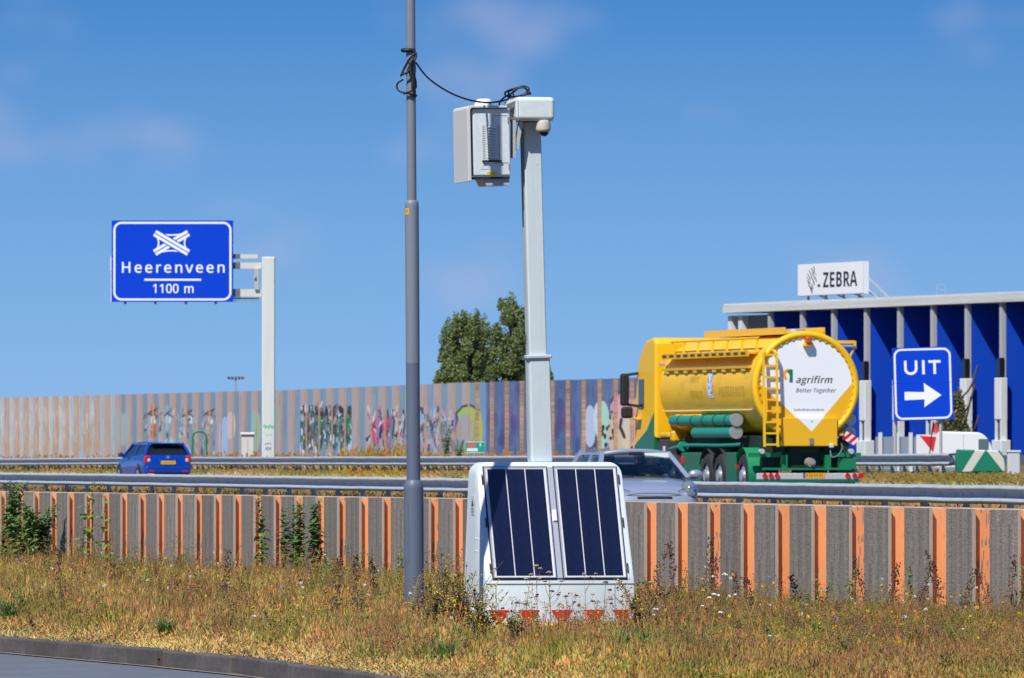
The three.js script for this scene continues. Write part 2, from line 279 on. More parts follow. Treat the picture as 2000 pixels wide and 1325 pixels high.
// ---------------------------------------------------------------- far noise wall with graffiti
{
  const fwp = path(farWallZ, -200, 1440, 4), wall = thing('noise_wall', 'tall far noise wall of blue grey panels and tan ribs covered in graffiti', 'wall');
  const topAt = table([[-200, 781], [0, 777], [560, 762], [900, 748], [1250, 738], [1440, 731]]);
  const CW = 2048, CHh = 128, U = (px) => fwp.atPx(px) / fwp.length * CW, Y = (py, px) => { const Z = farWallZ(px), top = topAt(px), base = YH + (CH - 0.5) * F / Z; return (py - top) / (base - top) * CHh; };
  const paint = (x, rib) => {
    const grad = [[-200, '#b6bec2'], [150, '#aeb7bd'], [230, '#7d94aa'], [560, '#7d99b2'], [940, '#7898b8'], [952, '#566c97'], [1050, '#4f6794'], [1130, '#5b7299'], [1260, '#64789c'], [1440, '#64789c']];
    for (let i = 0; i < grad.length - 1; i++) { x.fillStyle = grad[i][1]; x.fillRect(U(grad[i][0]), 0, U(grad[i + 1][0]) - U(grad[i][0]) + 1, CHh); }
    if (rib) { for (const [a, b, c] of [[-200, 220, '#b9a69c'], [220, 945, '#b0a3a2'], [945, 1440, '#b99a82']]) { x.fillStyle = c; x.fillRect(U(a), 0, U(b) - U(a), CHh); } }
    for (let i = 0; i < 1500; i++) { const u = rnd() * CW, w = 1 + rnd() * 3, y = rnd() * CHh; x.fillStyle = rnd() < 0.5 ? `rgba(60,62,70,${0.03 + rnd() * 0.07})` : `rgba(225,222,215,${0.03 + rnd() * 0.06})`; x.fillRect(u, y, w, 8 + rnd() * 40); }
    const blob = (px, py, rx, ry, c) => { x.fillStyle = c; x.beginPath(); x.ellipse(U(px), Y(py, px), Math.abs(U(px + rx) - U(px)), Math.abs(Y(py + ry, px) - Y(py, px)), 0, 0, 7); x.fill(); };
    const stroke = (pts, c, w) => { x.strokeStyle = c; x.lineWidth = w; x.lineCap = 'round'; x.beginPath(); pts.forEach(([px, py], i) => x[i ? 'lineTo' : 'moveTo'](U(px), Y(py, px))); x.stroke(); };
    for (let i = 0; i < 190; i++) { const px = R(-30, 200), py = 880 - Math.abs(R(-1, 1) * R(0, 70)); stroke([[px, py], [px + R(-1, 1), py - R(6, 26)]], `rgba(${190 + R(0, 25) | 0},${125 + R(0, 25) | 0},${55 + R(0, 20) | 0},${R(0.12, 0.4).toFixed(2)})`, R(1, 3)); }          // ochre rust at the left foot
    for (let i = 0; i < 260; i++) { const px = R(-30, 190), py = R(785, 850); stroke([[px, py], [px + R(-1, 1), py + R(8, 30)]], `rgba(232,230,226,${R(0.08, 0.32).toFixed(2)})`, R(1.5, 4)); }
    for (let i = 0; i < 60; i++) blob(240 + R(-14, 14), 828 + R(-22, 30), R(3, 7), R(6, 16), 'rgba(160,176,178,0.5)');
    blob(303, 820, 4, 34, '#c4622f'); blob(328, 825, 6, 36, '#7fb0cc'); blob(338, 858, 7, 8, '#8ecfd6');
    for (const px of [300, 332, 372, 412]) { stroke([[px - 10, 812], [px - 2, 804], [px + 8, 798]], '#4b4a55', 3); stroke([[px - 6, 806], [px + 10, 812]], '#565766', 3); blob(px + 3, 818, 4, 8, '#cfdbe6'); }
    blob(441, 850, 9, 38, '#9dbbe6'); blob(455, 828, 7, 26, '#cdbdb8'); blob(503, 838, 8, 38, '#93bfae'); blob(541, 820, 7, 34, '#8fb59d');
    for (let i = 0; i < 7; i++) { const px = 598 + i * 14.5; blob(px, 833, 8, 42, ['#3f4a4e', '#6d5a4f', '#2f5d55', '#5b6a6e', '#1f6b58', '#3f5550', '#12735a'][i]); blob(px, 806, 5, 15, '#37303c'); blob(px + 1, 822, 3.4, 12, ['#57806a', '#8b7259', '#2b8a68', '#5d9480', '#b39f8f', '#3a7a66', '#17906a'][i]); }
    for (let i = 0; i < 60; i++) { const px = R(590, 690), py = R(792, 872); blob(px, py, R(1.5, 4), R(3, 10), ['rgba(215,225,240,0.85)', 'rgba(70,110,180,0.7)', 'rgba(190,200,205,0.8)', 'rgba(30,80,75,0.7)', 'rgba(150,135,125,0.7)'][Math.floor(rnd() * 5)]); }
    blob(690, 858, 4, 16, '#7fa3e0');
    for (const [px, c] of [[734, '#c2497a'], [738, '#d06a95'], [744, '#8f7fa6'], [757, '#c4517d'], [766, '#6f8194'], [772, '#74879a'], [785, '#b9c3cf']]) blob(px, 838, 5, 28, c);
    for (const px of [748, 759, 773, 790]) stroke([[px, 800], [px + 3, 820], [px - 1, 850]], '#33384f', 3);
    for (let i = 0; i < 46; i++) { const px = R(822, 875), py = R(800, 880); blob(px, py, R(2, 5), R(4, 12), ['#9fb5c9', '#b58fa6', '#7a7f95', '#8db7d8', '#b5a49c', '#4f5468'][Math.floor(rnd() * 6)]); }
    blob(915, 822, 25, 30, '#a3c26a'); blob(912, 836, 18, 28, '#a9a7ae'); blob(935, 838, 10, 40, '#b4bd55'); blob(932, 846, 5, 36, '#7fb862'); blob(893, 822, 5, 18, '#2d56b2'); blob(899, 838, 6, 18, '#b29c93');
    stroke([[893, 806], [905, 794], [922, 790], [938, 800]], '#3d4a4a', 3);
    for (let i = 0; i < 500; i++) { const px = R(950, 1260), py = R(740, 880); stroke([[px, py], [px + R(-1, 1), py + R(8, 40)]], ['rgba(120,140,180,0.18)', 'rgba(45,52,90,0.2)', 'rgba(150,140,150,0.14)', 'rgba(70,95,150,0.2)'][i % 4], R(1, 4)); }
    for (const [px, py] of [[990, 815], [1000, 805], [1008, 825], [1095, 822], [1102, 815], [1120, 835]]) blob(px, py, 6, 16, 'rgba(120,70,140,0.5)');
    for (let i = 0; i < 40; i++) { const px = R(955, 1150); blob(px, R(745, 870), R(3, 8), R(8, 26), ['rgba(50,58,110,0.35)', 'rgba(100,120,175,0.35)', 'rgba(70,60,110,0.3)'][Math.floor(rnd() * 3)]); }
    for (const [a, b, n, cs] of [[285, 420, 90, ['#5a5560', '#8f8a92', '#b9c6d4', '#7c6a66', '#a8b7c2']], [588, 692, 150, ['#28443f', '#1c6a55', '#cfd8e6', '#3b3744', '#8d8178', '#5d7fae', '#e2e6ea']], [722, 800, 80, ['#5a6478', '#8a93a2', '#b0587e', '#c9ccd4', '#2f3448']], [820, 890, 100, ['#6f7488', '#a9b8cc', '#b092a4', '#c9bfb8', '#4a5064']], [1150, 1262, 110, ['#c6d2e6', '#a8d2c6', '#c59ab8', '#d6c8b0', '#3a3f50', '#8fa3cc']]]) for (let i = 0; i < n; i++) { const px = R(a, b), py = R(795, 880), c = cs[Math.floor(rnd() * cs.length)]; if (rnd() < 0.5) blob(px, py, R(0.8, 2.6), R(2, 9), c); else stroke([[px, py], [px + R(-4, 4), py + R(-10, 10)], [px + R(-6, 6), py + R(-14, 14)]], c, R(1.2, 3)); }
    blob(1155, 830, 12, 40, '#b9c8e4'); blob(1180, 828, 14, 46, '#a9d9cd'); blob(1170, 815, 8, 30, '#c9dcea'); blob(1212, 800, 18, 32, '#cf9fc0'); blob(1222, 820, 20, 50, '#d8b0c4'); blob(1205, 845, 16, 40, '#cfc0a8'); blob(1232, 850, 16, 40, '#d9ceb4'); blob(1255, 820, 22, 50, '#cda7be');
    for (let i = 0; i < 22; i++) blob(R(1165, 1205), R(800, 872), R(1.5, 3), R(3, 6), '#2f3340');
    stroke([[1216, 818], [1214, 832], [1219, 842], [1222, 850]], '#2b2f45', 5); stroke([[1196, 785], [1203, 772], [1216, 764], [1230, 764]], '#4a3f58', 3);
  };
  const flatTex = canvasTex(CW, CHh, (x) => paint(x, false)), ribTex = canvasTex(CW, CHh, (x) => paint(x, true));
  const flatM = new THREE.MeshStandardMaterial({ map: flatTex, roughness: 0.9 }), ribM = new THREE.MeshStandardMaterial({ map: ribTex, roughness: 0.9 });
  const tanM = new THREE.MeshStandardMaterial({ map: speckle(128, 128, [0.70, 0.56, 0.46], 0.55, 1, 1), roughness: 0.9 });
  const P = fwp.length / Math.round(fwp.length / 2.35);
  const uvBy = (g, l0, q, h, y0) => { // lettering runs along the whole wall
    const p = g.attributes.position, t = []; for (let i = 0; i < p.count; i++) t.push((l0 + p.getX(i)) / fwp.length, (p.getY(i) - y0) / h); g.setAttribute('uv', new THREE.Float32BufferAttribute(t, 2)); return g; };
  for (let l = 0.01; l + P < fwp.length; l += P) {
    const q = fwp.at(l + P / 2), top = CH - (topAt(q.px) - YH) * -q.Z / F, g = ground(q.X, q.Z) - 0.2, h = top - g, wide = q.px < 945, rw = wide ? 0.95 : 0.14, dep = wide ? 0.09 : 0.14;
    const put = (o) => { o.position.set(q.X, g, q.Z); o.rotation.y = -Math.atan2(q.tz, q.tx); };
    put(part(wall, 'panel', uvBy(box(rw / 2, h / 2, 0, P - rw - 0.02, h - 0.02 + R(-0.015, 0.015), 0.12), l + P / 2, q, h, 0), flatM));
    put(part(wall, 'rib', uvBy(box(-P / 2 + rw / 2, h / 2, dep / 2, rw, h, dep + 0.12), l + P / 2, q, h, 0), wide ? ribM : tanM));
    if (wide) put(part(wall, 'rib_side', box(-P / 2 + rw + 0.012, h / 2 - 0.01, dep / 2, 0.02, h - 0.02, dep + 0.1), tanM));
  }
}

// ---------------------------------------------------------------- blue building with fins, roof sign
const blueFin = phys(0.003, 0.062, 0.56, 0.8, { specularIntensity: 0.4 });
{
  const bz = (px) => F / (28 + (px - 1415) * 0.0041), bp = path(bz, 1417, 2180, 5);
  const o = thing('blue_office_building', 'blue building with deep vertical fins under an overhanging white roof edge', 'building');
  const yTop = (l) => { const q = bp.at(l); return CH - (597 + (q.px - 1415) * (573 - 597) / 585 - YH) * -q.Z / F; };
  const place = (m, l, y = 0) => { const q = bp.at(l); m.position.set(q.X, y, q.Z); m.rotation.y = -Math.atan2(q.tz, q.tx); return m; };
  const concrete = new THREE.MeshStandardMaterial({ map: speckle(128, 128, [0.66, 0.68, 0.70], 0.2, 1, 1), roughness: 0.85 }), fascia = new THREE.MeshStandardMaterial({ map: speckle(128, 128, [0.78, 0.79, 0.78], 0.3, 1, 1), roughness: 0.8 }), white = new THREE.MeshStandardMaterial({ map: speckle(128, 128, [0.84, 0.86, 0.86], 0.12, 1, 1), roughness: 0.7 }), greyP = mat(0.16, 0.19, 0.2, 0.7), dark = mat(0.012, 0.014, 0.022, 0.25), navy = mat(0.006, 0.016, 0.10, 0.6);
  const L = bp.length, mid = L / 2, q = bp.at(mid), H0 = yTop(mid), g = 0.5;
  place(part(o, 'roof', [box(0, H0 - 0.27, -8, L, 0.5, 16.4), box(0, H0 + 0.06, -0.1, L + 0.1, 0.14, 0.4)], fascia), mid);
  place(part(o, 'facade', box(1, (H0 - 0.7) / 2, -5.2, L - 6, H0 - 0.72, 0.4), navy), mid);
  const end = bp.atPx(1447);
  const e0 = bp.atPx(1436), e1 = bp.atPx(1497); place(part(o, 'end_wall', [box(0, (H0 - 0.7) / 2, -0.8, e1 - e0, H0 - 0.72, 0.3)], greyP), (e0 + e1) / 2);
  const br = part(o, 'brace', bar([-1.2, H0 - 4.0, -0.6], [2.2, H0 - 0.9, -0.6], 0.25), mat(0.10, 0.125, 0.13, 0.7)); place(br, bp.atPx(1470));
  for (const px of [1422, 1442]) place(part(o, 'corner_column', box(0, (H0 - 0.7) / 2, -0.4, 0.7, H0 - 0.72, 0.5), white), bp.atPx(px));
  for (const px of [1502, 1565, 1626, 1690, 1755, 1820, 1887, 1955, 2025, 2095]) {
    const l = bp.atPx(px), h = H0 - 0.53;
    place(part(o, 'fin', box(0, h / 2, -2.65, 0.36, h, 4.7), blueFin), l);
    const c = place(part(o, 'column', box(0, h / 2 + 0.01, -0.15, 0.4, h - 0.02, 0.3), concrete), l);
    if (px > 1600) {
      part(c, 'window_strip', box(0.02, 6.9, 0.02, 0.5, 1.3, 0.3), dark);
      part(c, 'cladding', [rbox(0.15, 4.9, 0.05, 1.0, 2.7, 0.5, 0.05), box(-0.25, 2.9, 0.05, 0.22, 1.5, 0.4), box(0.55, 2.9, 0.05, 0.22, 1.5, 0.4), rbox(0.3, 1.35, 0.1, 1.5, 1.75, 0.7, 0.05)], white);
      part(c, 'window_slot', box(0.15, 2.9, -0.02, 0.6, 1.4, 0.3), dark);
    }
  }
  place(part(o, 'plinth', box(0, 0.5, 1.6, L - 4, 1.5, 0.3), mat(0.10, 0.115, 0.13, 0.8)), mid + 1.5);
  // low grey wall with pale posts in front of the fins
  // roof sign, parallel to the facade
  const l0 = bp.atPx(1564), l1 = bp.atPx(1692), lm = (l0 + l1) / 2, qs = bp.at(lm), sgn = thing('roof_billboard', 'white billboard lettered ZEBRA on the roof of the blue building', 'billboard', [qs.X, H0 + 0.08, qs.Z], -Math.atan2(qs.tz, qs.tx));
  const wS = l1 - l0, yB = CH - (575.5 - YH) * -qs.Z / F - H0 - 0.08, yT = CH - (514.5 - YH) * -qs.Z / F - H0 - 0.08;
  const tx = canvasTex(1024, 512, (x, W, H) => {
    x.fillStyle = '#eef0f3'; x.fillRect(0, 0, W, H); x.fillStyle = '#17171c'; x.strokeStyle = '#17171c';
    x.save(); x.translate(W * 0.385, H * 0.77); x.scale(0.72, 1); x.font = 'bold 350px sans-serif'; x.lineWidth = 6; x.fillText('ZEBRA', 0, 0, 745); x.restore();
    x.beginPath(); x.ellipse(W * 0.325, H * 0.70, 22, 26, 0, 0, 7); x.fill();
    // striped horse head emblem, nose down
    x.lineCap = 'round';
    const s = (pts, w) => { x.lineWidth = w; x.beginPath(); pts.forEach(([a, b], i) => i ? x.quadraticCurveTo(pts[i][2] ?? a, pts[i][3] ?? b, W * a, H * b) : x.moveTo(W * a, H * b)); x.stroke(); };
    for (const [a, b, c, d, w] of [[0.245, 0.08, 0.25, 0.32, 13], [0.205, 0.13, 0.235, 0.30, 11], [0.17, 0.20, 0.215, 0.42, 11], [0.15, 0.30, 0.19, 0.52, 11], [0.14, 0.40, 0.175, 0.62, 10], [0.145, 0.52, 0.175, 0.72, 9], [0.225, 0.32, 0.262, 0.50, 10], [0.205, 0.42, 0.245, 0.62, 10], [0.235, 0.52, 0.255, 0.68, 9], [0.185, 0.58, 0.215, 0.78, 10], [0.265, 0.44, 0.285, 0.58, 9], [0.2, 0.74, 0.222, 0.94, 13], [0.17, 0.66, 0.205, 0.88, 9], [0.226, 0.66, 0.228, 0.82, 9], [0.275, 0.3, 0.27, 0.4, 8]]) { x.lineWidth = w; x.beginPath(); x.moveTo(W * a, H * b); x.quadraticCurveTo(W * (a + c) / 2 + 12, H * (b + d) / 2 - 10, W * c, H * d); x.stroke(); }
  });
  const face = new THREE.PlaneGeometry(wS, yT - yB); face.translate(0, (yT + yB) / 2, 0.2);
  part(sgn, 'board', box(0, (yT + yB) / 2, 0, wS + 0.1, yT - yB + 0.06, 0.36), mat(0.75, 0.77, 0.8, 0.6));
  part(sgn, 'printed_face', face, new THREE.MeshStandardMaterial({ map: tx, roughness: 0.55 }));
  for (const x of [-0.42, -0.15, 0.12, 0.36]) part(sgn, 'support', [bar([x * wS, -0.08, -0.2], [x * wS, yB + 0.1, -0.2], 0.13), bar([x * wS, -0.05, -2.2], [x * wS, yB + 0.3, -0.3], 0.1)], mat(0.35, 0.37, 0.4, 0.6));
  part(sgn, 'stay', [bar([wS / 2, yT * 0.55, -0.2], [wS / 2 + 2.9, -0.05, -0.5], 0.1), bar([wS / 2, yB + 0.2, -0.2], [wS / 2 + 1.3, -0.05, -0.5], 0.08)], mat(0.4, 0.42, 0.46, 0.6));
  const qa = bp.at(bp.atPx(1843)), an = thing('roof_mast', 'thin lattice mast on the roof edge above the exit sign', 'antenna', [qa.X, H0 + 0.08, qa.Z - 3]);
  const s = 0.28; part(an, 'frame', [[-s, 0], [s, 0]].map(([x]) => bar([x, -0.1, 0], [x, 0.78, 0], 0.05)).concat([bar([-s, 0.78, 0], [s, 0.78, 0], 0.05), bar([-s, 0.4, 0], [s, 0.4, 0], 0.04)]), mat(0.3, 0.36, 0.45, 0.6));
}
// ---------------------------------------------------------------- road signs
const signBlue = '#0441cc';
{
  const Z = F / 47, base = at(524, YH, Z), g = ground(base.x, -Z), o = thing('motorway_sign', 'large blue overhead sign reading Heerenveen 1100 m on a pale post', 'road sign', [base.x, g, -Z]);
  const pale = new THREE.MeshStandardMaterial({ map: speckle(128, 256, [0.82, 0.84, 0.82], 0.1, 1, 1), roughness: 0.7 }), steel = mat(0.16, 0.18, 0.2, 0.5, { metalness: 0.3 }), k = Z / F, Y = (py) => CH - (py - YH) * k - g, X = (px) => (px - 524) * k;
  const ph = Y(502);
  part(o, 'post', rbox(0, ph / 2 - 0.1, 0, 0.54, ph + 0.2, 0.5, 0.05), pale);
  const tagTex = canvasTex(256, 512, (x) => { x.clearRect(0, 0, 256, 512); x.lineCap = 'round'; x.strokeStyle = '#57b98b'; x.lineWidth = 16; for (let i = 0; i < 6; i++) { x.beginPath(); x.moveTo(30 + i * 36, 130 + (i % 2) * 26); x.quadraticCurveTo(50 + i * 36, 70 + (i % 3) * 25, 70 + i * 34, 150 - (i % 2) * 30); x.stroke(); } x.strokeStyle = '#9cc9a4'; x.lineWidth = 12; for (let i = 0; i < 4; i++) { x.beginPath(); x.moveTo(70 + i * 35, 220 + (i % 2) * 30); x.lineTo(95 + i * 34, 260 - (i % 2) * 20); x.stroke(); }
    x.strokeStyle = '#4a4d52'; x.lineWidth = 9; x.beginPath(); x.moveTo(60, 395); x.quadraticCurveTo(120, 350, 190, 385); x.stroke(); x.beginPath(); x.moveTo(70, 470); x.lineTo(85, 430); x.lineTo(110, 470); x.lineTo(120, 425); x.quadraticCurveTo(160, 440, 135, 470); x.lineTo(180, 430); x.lineTo(185, 475); x.stroke(); });
  const tp = new THREE.PlaneGeometry(0.52, 1.45); tp.translate(0, Y(851), 0.256);
  part(o, 'graffiti_tag', tp, new THREE.MeshStandardMaterial({ map: tagTex, transparent: true, roughness: 0.8 }), 'green and black graffiti scrawled near the foot of the post');
  for (const [y0, y1, x1] of [[497, 505, 503], [513, 525, 510], [565, 580, 510]]) { part(o, 'arm', box((X(380) + X(x1)) / 2, (Y(y0) + Y(y1)) / 2, -0.1, X(x1) - X(380), Y(y0) - Y(y1), 0.22), mat(0.62, 0.63, 0.58, 0.6)); }
  for (const [a, b] of [[497, 505], [513, 525], [565, 580]]) part(o, 'arm_sleeve', box(X(462), (Y(a) + Y(b)) / 2, -0.1, X(468) - X(455), Y(a) - Y(b) + 0.02, 0.25), steel);
  part(o, 'bracket', [box(X(501), (Y(525) + Y(566)) / 2, 0, 0.17, Y(525) - Y(566), 0.25), box(X(497), Y(541), 0.06, 0.1, 0.12, 0.3)], mat(0.45, 0.45, 0.4, 0.6));
  part(o, 'catwalk', [box((X(395) + X(505)) / 2, Y(583), -0.3, X(505) - X(395), 0.06, 0.5), box((X(440) + X(506)) / 2, Y(588), -0.1, X(506) - X(440), 0.03, 0.08)], mat(0.25, 0.28, 0.32, 0.6));
  const x0 = X(218), x1 = X(455), yt = Y(431), yb = Y(590), w = x1 - x0, h = yt - yb;
  const tex = canvasTex(1024, 690, (x, W, H) => {
    x.fillStyle = signBlue; x.fillRect(0, 0, W, H); x.strokeStyle = '#e9edf5'; x.lineWidth = 18; x.beginPath(); x.roundRect(22, 20, W - 44, H - 40, 62); x.stroke();
    x.fillStyle = '#eef1f7'; x.textAlign = 'center'; x.font = '124px sans-serif'; x.strokeStyle = '#eef1f7'; x.lineWidth = 2.5; x.lineJoin = 'round'; x.letterSpacing = '0px';
    { const s = 'Heerenveen'; let tw = 0; const ls = 16; for (const c of s) tw += x.measureText(c).width + ls; let u = W * 0.515 - tw / 2; const k = 905 / tw; x.textAlign = 'left'; x.letterSpacing = '0px'; x.save(); x.translate(W * 0.515, 0); x.scale(k, 1); x.translate(-W * 0.515, 0); for (const c of s) { x.fillText(c, u, 442); x.strokeText(c, u, 442); u += x.measureText(c).width + ls; } x.restore(); }
    x.fillRect(275, 494, 480, 17);
    x.font = '104px sans-serif'; x.lineWidth = 2.5; x.fillText('1100', 340, 614); x.strokeText('1100', 340, 614); x.fillText('m', 605, 614); x.strokeText('m', 605, 614);
    // interchange emblem: two crossing double carriageways with slip roads
    x.translate(505, 190); x.strokeStyle = '#eef1f7';
    x.lineWidth = 13; for (const [sx, sy] of [[1, 0], [-1, 0], [0, 1], [0, -1]]) { x.beginPath(); if (sx) { x.moveTo(sx * 146, -80); x.quadraticCurveTo(sx * 72, 0, sx * 146, 80); } else { x.moveTo(-132, sy * 90); x.quadraticCurveTo(0, sy * 42, 132, sy * 90); } x.stroke(); }
    x.lineWidth = 56; x.beginPath(); x.moveTo(-142, 84); x.lineTo(142, -84); x.stroke(); x.strokeStyle = signBlue; x.lineWidth = 8; x.beginPath(); x.moveTo(-142, 84); x.lineTo(142, -84); x.stroke();
    x.lineWidth = 74; x.beginPath(); x.moveTo(-90, -53); x.lineTo(90, 53); x.stroke(); x.strokeStyle = '#eef1f7'; x.lineWidth = 56; x.beginPath(); x.moveTo(-142, -84); x.lineTo(142, 84); x.stroke(); x.strokeStyle = signBlue; x.lineWidth = 8; x.beginPath(); x.moveTo(-142, -84); x.lineTo(142, 84); x.stroke();
  });
  part(o, 'sign_board', box((x0 + x1) / 2, (yt + yb) / 2, 0.1, w, h, 0.16), mat(0.05, 0.12, 0.5, 0.5));
  const f = new THREE.PlaneGeometry(w, h); f.translate((x0 + x1) / 2, (yt + yb) / 2, 0.185); part(o, 'printed_face', f, new THREE.MeshPhysicalMaterial({ map: tex, roughness: 0.85, specularIntensity: 0.3 }));
  part(o, 'edge_trim', [box(x0 - 0.04, Y(515), 0.05, 0.05, 0.6, 0.12), box(x0 - 0.03, Y(560), 0.05, 0.03, 1.3, 0.1)], mat(0.7, 0.68, 0.66, 0.6));
  for (const p of [244, 303, 363, 421]) part(o, 'clip', box(X(p), yb - 0.04, 0.05, 0.1, 0.1, 0.1), steel);
}
{
  const Z = F / 70, c = at(1803, 750, Z), g = ground(c.x, -Z), o = thing('exit_sign', 'blue exit sign reading UIT with a white arrow', 'road sign', [c.x, g, -Z]);
  const k = Z / F, w = 117 * k, h = 143 * k, y = c.y - g;
  const tex = canvasTex(512, 626, (x, W, H) => {
    x.fillStyle = signBlue; x.fillRect(0, 0, W, H); x.strokeStyle = '#e9edf5'; x.lineWidth = 17; x.beginPath(); x.roundRect(20, 18, W - 40, H - 36, 58); x.stroke();
    x.strokeStyle = '#eef1f7'; x.lineWidth = 22; x.lineCap = 'butt'; x.lineJoin = 'round';
    x.beginPath(); x.moveTo(110, 112); x.lineTo(110, 180); x.bezierCurveTo(110, 238, 202, 238, 202, 180); x.lineTo(202, 112); x.stroke();
    x.beginPath(); x.moveTo(264, 112); x.lineTo(264, 232); x.stroke(); x.beginPath(); x.moveTo(308, 125); x.lineTo(412, 125); x.moveTo(360, 112); x.lineTo(360, 232); x.stroke();
    x.fillStyle = '#eef1f7'; x.beginPath(); x.moveTo(96, 378); x.lineTo(266, 384); x.lineTo(262, 306); x.lineTo(412, 414); x.lineTo(262, 514); x.lineTo(266, 446); x.lineTo(96, 450); x.fill();
    x.fillStyle = 'rgba(8,40,130,0.6)'; x.fillRect(0, 304, W, 3);
  });
  const pl = new THREE.Group(); pl.name = 'sign_panel'; pl.position.set(0, y, 0); pl.rotation.z = 0.028; o.add(pl);
  part(pl, 'sign_board', box(0, 0, 0, w, h, 0.05), mat(0.03, 0.1, 0.5, 0.5));
  const f = new THREE.PlaneGeometry(w, h); f.translate(0, 0, 0.029); part(pl, 'printed_face', f, new THREE.MeshPhysicalMaterial({ map: tex, roughness: 0.85, specularIntensity: 0.3 }));
  for (const px of [1749, 1838]) part(o, 'post', cyl((px - 1803) * k, (y - h / 2 + 0.6) / 2, -0.09, 0.045, 0.045, y - h / 2 + 0.7, 'y', 12), mat(0.42, 0.43, 0.44, 0.5));
  part(o, 'crossbar', [box(0, y + h * 0.3, -0.05, w * 0.94, 0.05, 0.04), box(0, y - h * 0.3, -0.05, w * 0.94, 0.05, 0.04)], mat(0.42, 0.43, 0.44, 0.5));
}
// small things beyond the far rail, right
{
  const Z = 252, k = Z / F, P = (px) => (px - 1000) * k, g = ground(P(1820), -Z);
  const vz = Z + 6, vk = vz / F, vx = (1888 - 1000) * vk, o = thing('white_van', 'white van half hidden behind the far guard rail below the exit sign', 'van', [vx, g, -vz], 0.05);
  const topY = CH - (846 - YH) * vk - g, len = 108 * vk;
  const prof = new THREE.Shape(); prof.moveTo(-len / 2, 0.35); prof.lineTo(-len / 2, topY - 0.06); prof.quadraticCurveTo(-len / 2, topY, -len / 2 + 0.08, topY); prof.lineTo(len / 2 - 0.5, topY - 0.03); prof.quadraticCurveTo(len / 2 - 0.15, topY - 0.08, len / 2 - 0.02, topY - 0.75); prof.lineTo(len / 2 + 0.02, 0.35); prof.closePath();
  const vg = new THREE.ExtrudeGeometry(prof, { depth: 1.5, bevelEnabled: true, bevelSize: 0.05, bevelThickness: 0.08, bevelSegments: 3 }); vg.translate(0, 0, -1.5);
  part(o, 'body', vg, phys(0.8, 0.82, 0.82, 0.35, { clearcoat: 0.6 }));
  part(o, 'window', box(len / 2 - 0.32, topY - 0.38, 0.075, 0.3, 0.4, 0.04), phys(0.10, 0.16, 0.17, 0.08));
  part(o, 'door_seam', box(-0.1, topY * 0.55, 0.082, 0.012, topY * 0.8, 0.01), mat(0.35, 0.36, 0.37, 0.7));
  for (const x of [-len * 0.3, len * 0.3]) { const wl = part(o, 'wheel', cyl(x, 0.32, -0.05, 0.32, 0.32, 0.2, 'z', 20), mat(0.02, 0.02, 0.02, 0.8)); part(wl, 'rim', cyl(x, 0.32, 0.055, 0.18, 0.18, 0.03, 'z', 16), mat(0.5, 0.5, 0.52, 0.4, { metalness: 0.7 })); }
  const b = thing('marker_board', 'white board with a red triangle beside the white van', 'board', [P(1814), g, -Z], 0.1);
  const bh = CH - (850 - YH) * k - g, tri = new THREE.Shape(); tri.moveTo(-0.26, 0.28); tri.lineTo(0.22, 0.24); tri.lineTo(0.13, -0.2); tri.closePath();
  part(b, 'board', box(-0.05, bh - 0.4, 0, 0.62, 0.82, 0.03), mat(0.78, 0.79, 0.8, 0.5));
  const tg = new THREE.ExtrudeGeometry(tri, { depth: 0.006, bevelEnabled: false }); tg.translate(0, bh - 0.3, 0.016); part(b, 'red_triangle', tg, mat(0.72, 0.02, 0.03, 0.5));
  part(b, 'leg', [box(-0.25, (bh - 0.7) / 2, 0, 0.04, bh - 0.6, 0.03), box(0.15, (bh - 0.7) / 2, 0, 0.04, bh - 0.6, 0.03)], mat(0.3, 0.3, 0.3, 0.6));
  const fl = thing('red_flag', 'small red flag on a thin dark pole below the exit sign', 'flag', [P(1816), g, -(Z - 0.6)], 0, undefined);
  const fh = CH - (824 - YH) * k - g; part(fl, 'pole', tube([[-0.08, -0.05, 0], [0, fh * 0.6, 0], [0.08, fh, 0]], 0.02, 6), mat(0.03, 0.03, 0.035, 0.6));
  part(fl, 'cloth', patch([0.07, fh - 0.02, 0], [0.2, fh - 0.12, 0.03], [0.22, fh - 0.34, 0.06], [0.03, fh - 0.32, 0], 0.04), mat(0.62, 0.03, 0.04, 0.8, { side: THREE.DoubleSide }));
  const lw = thing('low_fence', 'low grey fence with pale posts left of the exit sign', 'fence', [P(1752) * 1.25, g, -Z * 1.25]);
  part(lw, 'rail_panel', box(0, 0.75, 0, 1.55, 1.2, 0.06), mat(0.22, 0.27, 0.33, 0.7));
  for (const x of [-0.6, 0.02, 0.5]) part(lw, 'post', box(x, 0.75, 0.05, 0.14, 1.5, 0.1), mat(0.6, 0.62, 0.64, 0.6));
  const cb = thing('utility_box', 'pale box standing right of the chevron nose', 'utility box', [(1980 - 1000) * 205 / F, ground(11.8, -205), -205]);
  part(cb, 'cabinet', rbox(0, 0.36, 0, 0.3, 0.86, 0.3, 0.03), mat(0.55, 0.57, 0.6, 0.6)); part(cb, 'lid', rbox(0, 0.8, 0, 0.34, 0.05, 0.34, 0.015), mat(0.6, 0.62, 0.65, 0.6));
}
